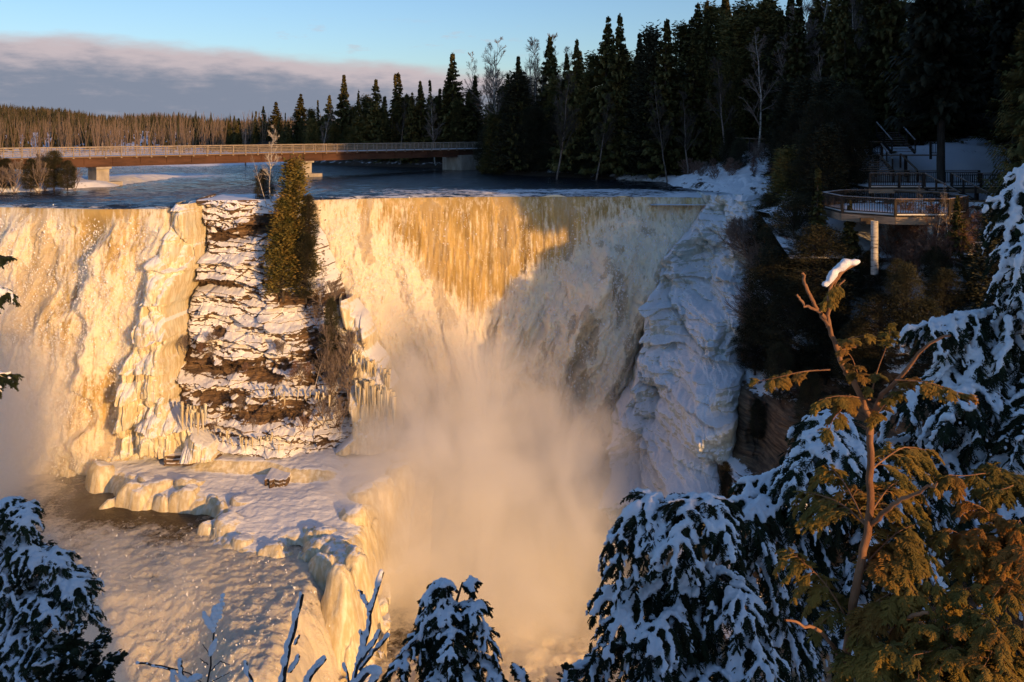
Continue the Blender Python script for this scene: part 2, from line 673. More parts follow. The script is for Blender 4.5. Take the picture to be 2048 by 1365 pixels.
def plume_right(px, py, X, Y, Z, D):
    bx = [560, 640, 700, 760, 820, 870, 920, 960, 1000, 1045, 1130, 1200, 1260, 1330, 1440]
    by = [392, 400, 430, 462, 485, 540, 600, 625, 590, 540, 500, 445, 420, 410, 402]
    b = lerp(px, bx, by)
    k = lerp(px, [560, 640, 740, 850, 930, 965, 1010, 1150, 1300, 1440], [0, .05, .22, .36, .30, 0, -.40, -.42, -.28, -.10])
    s = px - (py - 400) * k
    edge = py - b + 26 * fbm(V3(px / 55, py / 55, 1), 4, 21)
    body = sstep(-6, 150, edge)
    rise = sstep(0, 60, edge)
    st = fbm(V3(s / 34, py / 260, 3), 4, 5, .5)
    ridge = 1.25 * fbm(V3(s / 70, py / 520, 7), 2, 31, .5) + .55 * fbm(V3(s / 24, py / 300, 8), 3, 32, .5)
    q = V3(s / 52, py / 85, 5)
    w = fbm(q, 3, 41)
    bil = 1.3 * fbm(q + w[..., None] * .5, 3, 51, .45) + .45 * fbm(V3(s / 15, py / 34, 5), 2, 52, .5)
    fine = fbm(V3(X * 2.3, Y * 2, Z * 1.6), 5, 61, .62)
    side = lerp(px, [600, 700, 850, 960, 1050, 1200, 1440], [1.0, 1.6, 2.2, 1.0, 2.2, 2.6, 1.2])
    h = body * (side * 1.5 + (2.2 + 1.3 * sstep(960, 1060, px)) * ridge + .9 * st) + rise * (.50 * bil + .25) + (.10 + .26 * rise) * fine
    # vertical pleats of the thin sheet
    sh = fbm(V3(X * 1.3, 0 * X, Z * .10), 4, 71, .6)
    h += (1 - rise) * (.32 * sh + .12 * fbm(V3(X * 4, 0 * X, Z * .5), 3, 73)) * sstep(0, 2.5, D)
    h += rise * (.13 * fbm(V3(s / 4.5, py / 45, 4), 3, 191, .6) + .12 * fbm(V3(s / 5, py / 9, 4), 3, 192, .6))
    h *= sstep(0, 1.6, D)
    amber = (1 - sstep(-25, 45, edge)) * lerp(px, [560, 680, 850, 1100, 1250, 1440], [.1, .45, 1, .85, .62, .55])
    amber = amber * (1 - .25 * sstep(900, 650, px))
    dx = rise * .5 * fbm(V3(X * .7, Z * .7, 9), 4, 81)
    return h, amber, dx


def plume_left(px, py, X, Y, Z, D):
    k = lerp(px, [-250, 0, 150, 250, 400], [-.30, -.30, -.22, -.16, -.10])
    s = px - (py - 400) * k
    q = V3(s / 46, py / 80, 2)
    w = fbm(q, 3, 141)
    bil = 1.5 * fbm(q + w[..., None] * .5, 3, 151, .45) + .5 * fbm(V3(s / 15, py / 34, 5), 2, 152, .5)
    ridge = 1.2 * fbm(V3(s / 60, py / 420, 7), 2, 131, .5) + .5 * fbm(V3(s / 22, py / 260, 8), 3, 132, .5)
    fine = fbm(V3(X * 2.4, Y * 2, Z * 1.7), 5, 161, .65)
    # the smooth tongue and the shoulder of water under it
    tongue = np.exp(-(((px - (205 - (py - 410) * .55)) / 34) ** 2)) * sstep(610, 440, py)
    should = sstep(0, 30, px - (165 + 26 * vnoise(V3(py / 40, 0 * py, 0 * py), 3) - sstep(470, 620, py) * 0 + sstep(560, 430, py) * 60)) * sstep(420, 520, py) * sstep(330, 250, px)
    low = sstep(560, 900, py)
    h = sstep(0, 2.2, D) * (.50 * bil + .75 * ridge + .2 * fine) * (1 - .75 * tongue) + 1.15 * should + .6 * low - 1.1 * tongue * sstep(0, 2, D)
    h += .3 * sstep(0, 4, D)
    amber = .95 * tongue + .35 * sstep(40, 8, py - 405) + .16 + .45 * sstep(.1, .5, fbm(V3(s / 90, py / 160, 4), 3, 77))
    tier = sstep(590, 640, py + 20 * fbm(V3(px / 50, 0 * px, 0 * px), 3, 5))
    h += .9 * tier * sstep(260, 120, px) + (.13 * fbm(V3(s / 4.5, py / 45, 4), 3, 190, .6) + .12 * fbm(V3(s / 5, py / 9, 4), 3, 193, .6)) * sstep(0, 2, D) * (1 - .8 * tongue) - .8 * low
    dx = .5 * fbm(V3(X * .7, Z * .7, 9), 4, 181) * sstep(0, 2, D)
    return h, amber, dx


def spray(parent, X, Y, Z, weight, n, seed):
    """flung drops and clots of foam just off the water"""
    r = np.random.default_rng(seed)
    w = (weight / weight.sum()).ravel()
    idx = r.choice(w.size, n, p=w)
    c = np.stack([X.ravel()[idx], Y.ravel()[idx], Z.ravel()[idx]], 1)
    c += r.normal(0, 1, (n, 3)) * (.22, .30, .22) + (0, -.25, 0)
    clump = fbm(c * (.9, .9, .5), 3, seed)
    c = c[clump > -.05]
    n = len(c)
    sz = r.uniform(.018, .05, n) * np.where(r.random(n) < .08, 1.8, 1)
    tet = np.array([[1, 1, 1], [-1, -1, 1], [-1, 1, -1], [1, -1, -1]]) * .6
    rot = r.normal(0, .35, (n, 4, 3))
    v = c[:, None, :] + (tet[None] + rot) * sz[:, None, None] * (1, 1, 1.5)
    f = np.array([[0, 1, 2], [0, 3, 1], [0, 2, 3], [1, 3, 2]])
    faces = (f[None] + (np.arange(n) * 4)[:, None, None]).reshape(-1, 3)
    me = mesh_np('spray', v, faces, False)
    tag(link('spray', me, M['snow'], parent), kind='stuff')


def build_falls():
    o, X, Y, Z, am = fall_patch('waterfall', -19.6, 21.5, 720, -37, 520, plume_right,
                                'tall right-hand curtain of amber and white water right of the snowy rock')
    D = WZ - Z
    spray(o, X, Y, Z, sstep(.2, 3, D) * sstep(34, 22, D) * (.12 + 1.2 * (1 - am)), 60000, 4)
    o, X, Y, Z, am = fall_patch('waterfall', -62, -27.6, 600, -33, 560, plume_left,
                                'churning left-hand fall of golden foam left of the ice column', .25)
    D = WZ - Z
    spray(o, X, Y, Z, sstep(.2, 3, D) * sstep(34, 20, D), 36000, 5)


def pool_z(X, Y):
    # upper pool left of the shelf, then a lower one towards the camera
    a = sstep(41.5, 49.5, Y + 3.0 * vnoise(V3(X * .16, 0 * X, 0 * X), 3) + .28 * (X + 22))
    return -30.6 + 3.15 * a - 6.5 * sstep(-12.6, -8.2, X + .7 * vnoise(V3(Y * .3, 0 * X, 0 * X), 8)) * sstep(66, 60, Y)


def build_pool():
    nx, ny = 560, 420
    X = np.linspace(-62, -6, nx)
    Y = np.linspace(36, 74, ny)
    Xg, Yg = np.meshgrid(X, Y)
    z = pool_z(Xg, Yg)
    sl = np.abs(np.gradient(z, axis=0)) * 12
    turb = .35 + .65 * sstep(62, 50, Yg + .2 * (Xg + 25)) + .3 * sstep(-36, -46, Xg)
    calm = np.exp(-(((Xg + 26) / 8) ** 2 + ((Yg - 62.5) / 3.6) ** 2))
    turb = np.clip(turb * (1 - .85 * calm) + sl * .5, .08, 1.4)
    w = fbm(V3(Xg * .28, Yg * .28, 0), 3, 4)
    b = 1 - 2 * np.abs(fbm(V3(Xg * .55 + w, Yg * .75, w * 2), 6, 44, .58))
    z = z + turb * (.34 * b * (.4 + .6 * sstep(-.3, .4, w)) + .24 * fbm(V3(Xg * 2.4, Yg * 2.4, z), 4, 47, .6))
    foam = np.clip(.25 + turb * .6 + .35 * b * turb + .3 * fbm(V3(Xg * .3, Yg * .3, 4), 3, 6) - .5 * calm, 0, 1.0)
    me = mesh_np('plunge_pool', V3(Xg, Yg, z), grid_faces(ny, nx), True, {'foam': foam})
    o = tag(link('plunge_pool', me, M['pool']), 'brown and white churning water left of and below the ice shelf', 'water', kind='structure')
    spray(o, Xg, Yg - .0, z + .25, np.clip(turb - .3, 0, 2) * (Yg < 66), 9000, 6)
    X = np.linspace(-14, 70, 500)
    Y = np.linspace(12, 84, 400)
    Xg, Yg = np.meshgrid(X, Y)
    b = 1 - 2 * np.abs(fbm(V3(Xg * .3, Yg * .3, 0), 5, 54, .55))
    z = -36.5 + .8 * b
    me = mesh_np('river_below', V3(Xg, Yg, z), grid_faces(400, 500), True, {'foam': .8 + 0 * z})
    tag(link('gorge_river', me, M['pool']), 'boiling river at the foot of the right-hand fall', 'water', kind='structure')


# ------------------------------------------------------------------ patches given by their outline and depth
def patch(name, ys, Ls, Rs, depth, disp, mat_, nr, nc, attrs=None, roll=(30, 6), smooth=True, y0=None, y1=None, rag=0, dirx=0.0, dirz=0.0):
    y = np.linspace(ys[0] if y0 is None else y0, ys[-1] if y1 is None else y1, nr)
    L = lerp(y, ys, Ls)
    Rr = lerp(y, ys, Rs)
    if rag:
        L = L + rag * fbm(V3(y / 28, 0 * y, 0 * y), 3, 3)
        Rr = Rr + rag * fbm(V3(y / 28, 0 * y + 9, 0 * y), 3, 3)
    t = np.linspace(0, 1, nc)
    px = L[:, None] + (Rr - L)[:, None] * t[None, :]
    py = np.broadcast_to(y[:, None], px.shape)
    D = depth(px, py)
    X = (px - 1024) * D / F
    Z = -(py - HY) * D / F
    e = np.minimum(px - L[:, None], Rr[:, None] - px)
    c = np.clip(e / roll[0], 0, 1)
    back = roll[1] * (1 - np.sqrt(np.clip(1 - (1 - c) ** 2, 0, 1)))
    h, at = disp(px, py, X, D, Z)
    Yn = D + back - h * np.clip(.15 + c * 1.4, 0, 1)
    X = X - dirx * h * np.clip(c * 1.3, 0, 1)
    Z = Z + dirz * h * np.clip(c * 1.3, 0, 1)
    me = mesh_np(name, V3(X, Yn, Z), grid_faces(nr, nc), smooth, at)
    return link(name, me, mat_), X, Yn, Z


def scat(pts):
    """smooth interpolation of depth from measured points (px, py, D)"""
    A = np.array(pts, float)
    def f(px, py):
        sh = px.shape
        x = px.ravel(); y = py.ravel()
        num = 0; den = 0
        for a, b, d in A:
            w = 1 / (((x - a) ** 2 + (y - b) ** 2) + 900.0) ** 1.6
            num = num + w * d
            den = den + w
        return (num / den).reshape(sh)
    return f


def terrace(Z, X, step, sharp, seed):
    zz = Z / step + .45 * fbm(V3(X * .13, Z * .1, 3), 3, seed) + .25 * fbm(V3(X * .6, Z * .3, 3), 3, seed + 1)
    f = zz - np.floor(zz)
    cell = np.floor(zz)
    jut = _h(cell.astype(np.int64), np.floor(X * .35 + cell * 3.1).astype(np.int64), cell.astype(np.int64) * 0, seed)
    return np.clip(f * sharp, 0, 1), jut


def build_rock():
    # ---- the layered rock that splits the falls
    ys = [400, 430, 480, 560, 700, 760, 840, 885, 915]
    Ls = [378, 380, 392, 368, 345, 335, 338, 320, 300]
    Rs = [560, 590, 640, 660, 730, 765, 775, 760, 735]
    dep = scat([(390, 400, 71.5), (560, 400, 72), (400, 480, 71), (640, 480, 73), (370, 560, 69.8), (560, 560, 70.2), (680, 600, 71.5),
                (350, 700, 68.6), (560, 700, 68.5), (720, 700, 70), (340, 840, 67.4), (560, 840, 67), (770, 840, 69.5),
                (320, 915, 66.8), (540, 915, 66.3), (730, 915, 68)])

    def disp(px, py, X, D, Z):
        wz = Z + .5 * fbm(V3(X * .25, Z * .25, 6), 3, 97) + .06 * X
        f1, j1 = terrace(wz, X, 1.55, 2.2, 11)
        f2, j2 = terrace(wz, X, .55, 2.5, 23)
        slope = .55 * (1 - f1) * (.4 + j1) * 1.4 + .26 * (1 - f2) * (.3 + j2)
        n = fbm(V3(X * .4, D * .3, Z * .45), 5, 15, .55)
        h = 1.0 * n + slope + .12 * fbm(V3(X * 3, Z * 5, 2), 3, 17)
        band = (np.exp(-((py - (462 - (px - 480) * .12)) / 22) ** 2) * sstep(395, 430, px)
                + .9 * np.exp(-((py - (572 + 6 * np.sin(px / 25))) / 8) ** 2) * sstep(520, 480, px)
                + np.exp(-((py - 603) / 12) ** 2) * sstep(470, 510, px)
                + 1.0 * np.exp(-((py - 745 - (px - 480) * .15) / 24) ** 2) * sstep(590, 540, px)
                + .75 * np.exp(-((py - 830) / 34) ** 2)
                + .5 * np.exp(-((py - 770) / 60) ** 2) * sstep(420, 350, px)
                + .6 * np.exp(-(((px - 640) / 45) ** 2 + ((py - 720) / 90) ** 2)))
        brk = fbm(V3(X * .55, Z * .5, 8), 4, 91, .6)
        band = np.clip(band, 0, 1) * sstep(-.30, .25, brk + .08)
        blot = sstep(.12, .4, fbm(V3(X * .42, Z * .8, 3), 5, 92, .62))
        fro = sstep(600, 690, px) * sstep(560, 640, py)
        cover = .40 - 1.10 * band - .8 * blot * (1 - .6 * fro) + .38 * fbm(V3(X * .8, Z * 1.1, 5), 5, 19, .62)
        h -= .75 * band + .35 * blot
        f3, _, i3 = worley(X * .55 + .35 * fbm(V3(X * .4, Z * .4, 1), 3, 94), Z * .8, 95)
        h += .55 * i3 - .25 * sstep(.05, 0, worley(X * .55, Z * .8, 95)[1] - f3)
        h += fro * (.5 * lobes(X, Z, 260, 96, .2, .6, .8))
        return h, {'snow': cover}
    o, X, Y, Z = patch('rock_outcrop', ys, Ls, Rs, dep, disp, M['rock'], 430, 400, roll=(42, 7), rag=7)
    tag(o, 'snow-dusted layered brown rock outcrop standing between the two falls', 'rock')
    # its flat snowy top
    mb = []
    nx, ny = 120, 60
    u = np.linspace(0, 1, nx); v = np.linspace(0, 1, ny)
    U, Vv = np.meshgrid(u, v)
    Xc = -27.6 + U * 8.6
    Yc = 71.3 + Vv * 7.5
    edge = np.minimum.reduce([U, 1 - U, Vv * 2, (1 - Vv)])
    Zc = -6.05 + .22 * sstep(0, .16, edge) - .9 * sstep(.05, 0, edge) + .1 * fbm(V3(Xc * .6, Yc * .6, 0), 4, 3)
    me = mesh_np('rock_cap', V3(Xc, Yc, Zc), grid_faces(ny, nx), True, {'snow': .8 + 0 * Zc})
    link('snow_cap', me, M['rock'], o)

    # ---- frozen column of spray ice left of the rock
    ys = [408, 430, 470, 520, 560, 610, 680, 730, 800, 850, 880, 905]
    Ls = [345, 335, 330, 305, 292, 290, 265, 250, 240, 232, 236, 238]
    Rs = [388, 395, 400, 392, 375, 362, 356, 350, 350, 400, 440, 450]
    dep = scat([(360, 408, 69.5), (400, 470, 69.8), (330, 520, 68.6), (380, 600, 68.6), (290, 620, 67.6), (360, 700, 67.6), (260, 740, 67.2),
                (350, 800, 66.9), (235, 900, 66.8), (440, 900, 66.5)])

    def dice(px, py, X, D, Z):
        q = fbm(V3(X * .35, Z * .3, 1), 3, 33)
        h = 1.0 * lobes(X + q * .4, Z, 90, 3, .7, 1.7, .42) + .8 * lobes(X + q * .3, Z, 420, 4, .25, .7, .4) + .5 * lobes(X, Z, 1500, 5, .1, .28, .4) + .6 * q
        f, j = terrace(Z, X, 2.3, 1.5, 61)
        h += .85 * (1 - f) * (.3 + j)
        # hanging fluted ice
        fl = np.abs(fbm(V3(X * 2.6, Z * .12, 4), 3, 35))
        h -= .5 * fl * sstep(700, 780, py)
        return h, {'snow': .2 + 0 * X}
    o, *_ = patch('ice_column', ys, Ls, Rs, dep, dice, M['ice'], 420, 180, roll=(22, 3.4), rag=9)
    tag(o, 'bulging cream-coloured column of ice down the left side of the rock', 'ice')

    # ---- skirts of ice right of the rock with a fringe of icicles
    ys = [600, 640, 700, 760, 820, 870, 900]
    Ls = [672, 680, 690, 680, 690, 700, 660]
    Rs = [700, 725, 748, 780, 800, 800, 790]
    dep = scat([(690, 600, 71), (720, 700, 69.5), (760, 800, 68.6), (690, 850, 67.6), (790, 890, 68.4)])

    def dice2(px, py, X, D, Z):
        q = fbm(V3(X * .4, Z * .3, 1), 3, 43)
        h = .9 * lobes(X + q * .3, Z, 60, 13, .5, 1.1, .35) + .7 * lobes(X, Z, 300, 14, .15, .45, .35) + .4 * q
        h += .22 * np.abs(fbm(V3(X * 3.4, Z * .10, 4), 3, 35)) * sstep(740, 790, py)
        return h, {'snow': .2 + 0 * X}
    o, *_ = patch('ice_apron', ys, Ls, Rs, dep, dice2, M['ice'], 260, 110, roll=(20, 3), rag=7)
    tag(o, 'pale ice apron hung with icicles on the right flank of the rock', 'ice')

    # icicles: thin tapering spikes under the ledges
    def icicles(n, x0, x1, y0, y1, D, lmin, lmax, parent, seed):
        r = np.random.default_rng(seed)
        px = r.uniform(x0, x1, n)
        py = lerp(px, [x0, x1], [y0, y1]) + r.normal(0, 7, n)
        Dd = D + r.normal(0, .25, n)
        L = r.uniform(lmin, lmax, n) * (.4 + .6 * (vnoise(V3(px / 18, 0 * px, 0 * px), seed) + 1) / 2)
        t = np.linspace(0, 1, 5)
        c = V3((px - 1024) * Dd / F, Dd, -(py - HY) * Dd / F)
        pts = c[:, None, :] + np.stack([0 * t, 0 * t, -t], 1)[None] * L[:, None, None]
        rad = (L * .05 + .04)[:, None] * (1 - t ** 1.5)[None] * np.array([1.2, 1, .95, .9, 1])[None] + .004
        v, f = tubes(pts, rad, 6)
        link('icicles', mesh_np('icicles', v, f, True), M['ice'], parent)
    icicles(60, 712, 790, 772, 782, 67.2, 1.2, 3.6, o, 3)
    icicles(40, 690, 780, 700, 745, 68.2, .8, 2.2, o, 4)
    icicles(34, 362, 412, 818, 822, 64.9, 1.0, 3.0, o, 5)
    icicles(30, 440, 560, 872, 876, 65.4, .4, 1.2, o, 6)
    icicles(40, 530, 660, 782, 786, 66.0, .3, .9, o, 7)


SHELF = [(180, 935), (215, 915), (262, 900), (330, 893), (440, 893), (560, 880), (700, 868), (775, 858), (838, 880), (840, 905), (815, 950), (770, 985),
         (735, 1010), (728, 1060), (724, 1110), (718, 1150), (700, 1182), (672, 1176), (645, 1145), (615, 1128), (596, 1106), (600, 1082), (560, 1104), (470, 1105), (420, 1080), (402, 1050), (440, 1025), (440, 1010),
         (385, 1000), (340, 992), (290, 996), (222, 985), (232, 965), (190, 950)]


def shelf_z(X, Y):
    return -25.9 - .10 * np.clip(67 - Y, -20, 10.5) - .03 * np.clip(56.5 - Y, 0, 20)


def build_shelf():
    poly = np.array(SHELF, float)
    # plan outline on the shelf's own plane
    pw = []
    for px, py in poly:
        D = 66.0
        for _ in range(8):
            z = shelf_z(0, D)
            D = -z * F / (py - HY)
        pw.append(((px - 1024) * D / F, D))
    pw = np.array(pw)
    nx, ny = 460, 520
    Xg, Yg = np.meshgrid(np.linspace(-36, -6, nx), np.linspace(44, 78, ny))
    jx = .5 * fbm(V3(Xg * .6, Yg * .6, 0), 3, 5)
    sd = sdist(np.c_[(Xg + jx).ravel(), (Yg + jx).ravel()], pw).reshape(Xg.shape)     # >0 inside
    # scalloped rim
    f1, f2, idn = worley(Xg * .62, Yg * .62, 12)
    sd = sd + .35 - .55 * f1
    rim = np.clip(sd / 1.9, -1, 1)
    prof = np.where(rim > 0, np.sqrt(np.clip(1 - (1 - np.clip(rim, 0, 1)) ** 2, 0, 1)), 0)
    z = shelf_z(Xg, Yg)
    lumps = domes(Xg * .62, Yg * .62, 12) * np.exp(-np.clip(sd, 0, 9) / 2.2)
    # layered steps climb towards the rock
    st, j = terrace((Yg - 62) * .35 + .25 * fbm(V3(Xg * .3, Yg * .3, 2), 4, 9), Xg, 1.0, 2.0, 7)
    z = z + .22 * fbm(V3(Xg * .25, Yg * .25, 0), 4, 8) + .9 * lobes(Xg, Yg, 420, 31, .35, 1.2, 1.0) * np.exp(-(np.clip(sd - .2, 0, 9) / 1.5) ** 2) + (.10 * domes(Xg * 1.25 + jx, Yg * 1.25, 14) + .12 * domes(Xg * 2.8, Yg * 2.8, 15)) * np.exp(-np.clip(sd, 0, 9) / 1.6)
    ridge = sstep(.0, .25, ((Yg - 64.2 - 1.3 * fbm(V3(Xg * .25, 0 * Xg, 0 * Xg), 3, 2)) / 4)) * .7 * sstep(-26, -23, Xg) * sstep(-12, -15, Xg)
    z = z + ridge
    tip = sstep(58, 55, Yg) * sstep(-16, -14, Xg)
    z = z + tip * (.8 * lobes(Xg, Yg, 160, 41, .5, 1.3, 1.0, (-18, -7, 45, 58)) + .4 * lobes(Xg, Yg, 500, 42, .15, .45, 1.0, (-18, -7, 45, 58)) - .35)
    z = z - 1.4 * (1 - prof) - np.where(sd < 0, 4.0 * np.clip(-sd, 0, 1), 0)
    z += .05 * fbm(V3(Xg * 2.5, Yg * 2.5, 0), 4, 18)
    keep = sd > -1.6
    fc = grid_faces(ny, nx)
    kf = keep.ravel()[fc].all(axis=1)
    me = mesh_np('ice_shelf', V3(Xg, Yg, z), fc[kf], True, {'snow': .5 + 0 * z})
    o = link('ice_shelf', me, M['iceshelf'])
    tag(o, 'broad snow-covered ice shelf with rounded rim spreading at the foot of the rock', 'ice')
    # two stone slabs laid bare at the back of the shelf
    for k, (px0, px1, py, D, hgt, lab) in enumerate([(320, 442, 921, 66.5, .62, 'long low ledge of dark stone capped by snow left on the ice shelf'),
                                     (520, 640, 905, 67.0, 1.0, 'thick brown stone ledge with snow on top at the foot of the rock'),
                                     (525, 575, 950, 64.3, .55, 'small brown boulder poking out of the snow on the ice shelf')]):
        nx2, nz2 = 60, 26
        a = np.linspace(0, 1, nx2); b = np.linspace(0, 1, nz2)
        A, B = np.meshgrid(a, b)
        D = 25.95 * F / (py + 14 - HY)
        c = P((px0 + px1) / 2, py, D)
        c[2] = shelf_z(0, D) + (.7 if k < 2 else .25)
        hgt = hgt * 1.25
        wid = (px1 - px0) * D / F
        # cross-section: front face, then the top going back
        prof_y = np.where(B < .5, 0, (B - .5) * 2 * 3.4)
        prof_z = np.where(B < .5, (B * 2) * hgt, hgt + (B - .5) * .2)
        lay = .10 * (np.floor(B * 2 * 5) % 2) * (B < .5)
        en = np.minimum(A, 1 - A)
        Xs = c[0] + (A - .5) * wid
        Ys = D + prof_y + lay + .35 * fbm(V3(A * 6, 0 * A, 0 * A + k), 4, 5) + .9 * sstep(.08, 0, en)
        Zs = c[2] - hgt * .6 + prof_z + .06 * fbm(V3(Xs, Ys, prof_z), 3, 8) - hgt * .9 * sstep(.05, 0, en)
        me = mesh_np('stone_ledge', V3(Xs, Ys, Zs), grid_faces(nz2, nx2), False, {'snow': -.25 + .7 * (B > .5)})
        tag(link('stone_ledge', me, M['rock']), lab, 'rock')


def sdist(p, poly):
    """signed distance to a closed polygon, positive inside"""
    n = len(poly)
    best = np.full(len(p), 1e9)
    inside = np.zeros(len(p), bool)
    for i in range(n):
        a = poly[i]; b = poly[(i + 1) % n]
        ab = b - a
        t = np.clip(((p - a) @ ab) / (ab @ ab + 1e-9), 0, 1)
        d = np.hypot(*(p - a - t[:, None] * ab).T)
        best = np.minimum(best, d)
        cond = (a[1] > p[:, 1]) != (b[1] > p[:, 1])
        xi = a[0] + (p[:, 1] - a[1]) * ab[0] / (ab[1] if abs(ab[1]) > 1e-9 else 1e-9)
        inside ^= cond & (p[:, 0] < xi)
    return np.where(inside, best, -best)


def build_ice_wall():
    ys = [388, 410, 470, 520, 600, 660, 720, 780, 840, 880, 940, 1000, 1045, 1090]
    Ls = [1415, 1420, 1380, 1335, 1310, 1298, 1292, 1276, 1240, 1232, 1236, 1228, 1226, 1226]
    Rs = [1575, 1570, 1560, 1545, 1530, 1515, 1510, 1510, 1500, 1495, 1480, 1470, 1440, 1420]
    dep = scat([(1430, 392, 80), (1560, 392, 78), (1380, 480, 78), (1540, 480, 74), (1330, 540, 77), (1300, 680, 74), (1500, 680, 68),
                (1280, 780, 72), (1490, 780, 64), (1240, 860, 70), (1480, 860, 61), (1230, 1040, 66), (1440, 1040, 57)])

    def dd(px, py, X, D, Z):
        q = fbm(V3(X * .35, Z * .3, 1), 4, 133)
        f, j = terrace(Z, X, 2.6, 1.4, 161)
        f2, j2 = terrace(Z, X, .9, 1.8, 171)
        left = sstep(90, 20, px - lerp(py, ys, Ls))
        h = 1.7 * q + .55 * (1 - f) * (.2 + j) + .2 * (1 - f2) * j2 + .6 * fbm(V3(X * .9, D * .3, Z * 1.1), 4, 109)
        h += (.8 + .5 * left) * lobes(X + q * .5, Z, 260, 103, .7, 1.8, .45) + (.9 + .3 * left) * lobes(X + q * .3, Z, 1500, 104, .22, .65, .45) + .5 * lobes(X, Z, 3500, 105, .1, .26, .5) + .25 * fbm(V3(X * 1.6, D, Z * 2.4), 4, 108)
        h -= .45 * np.abs(fbm(V3(X * 2.4, Z * .14, 4), 3, 135)) * sstep(650, 760, py)
        return h, {'snow': .1 + .2 * q}
    o, *_ = patch('ice_wall', ys, Ls, Rs, dep, dd, M['icewall'], 600, 330, roll=(22, 4), rag=8, dirx=.75)
    tag(o, 'blue-white wall of ice and snow on the gorge side right of the falls', 'ice')


# ------------------------------------------------------------------ land
SHORE = np.array([(21, 62), (23.5, 80.2), (20, 83), (17.5, 92), (18, 100), (11, 107), (-1.6, 118), (-4.5, 127), (-7, 136), (-19, 142), (-34, 150), (-62, 186), (-90, 230),
                  (-140, 300), (-140, 420), (260, 420), (260, 56), (21, 56)])


def ground_z(X, Y):
    X = np.asarray(X, float); Y = np.asarray(Y, float)
    d = sdist(np.c_[X.ravel(), Y.ravel()], SHORE).reshape(X.shape)
    prof = np.interp(d, [-3, 0, 1, 3, 8, 14, 30, 80, 200], [-7.0, -6.2, -5.6, -5.2, -3.2, -1.6, -.3, 2.5, 6.0])
    lid = np.interp(Y, [55, 62, 66, 72, 76, 80, 90, 120], [-10.5, -8.4, -7.0, -5.4, -3.2, -1.5, .5, 8])
    return np.minimum(prof, lid)


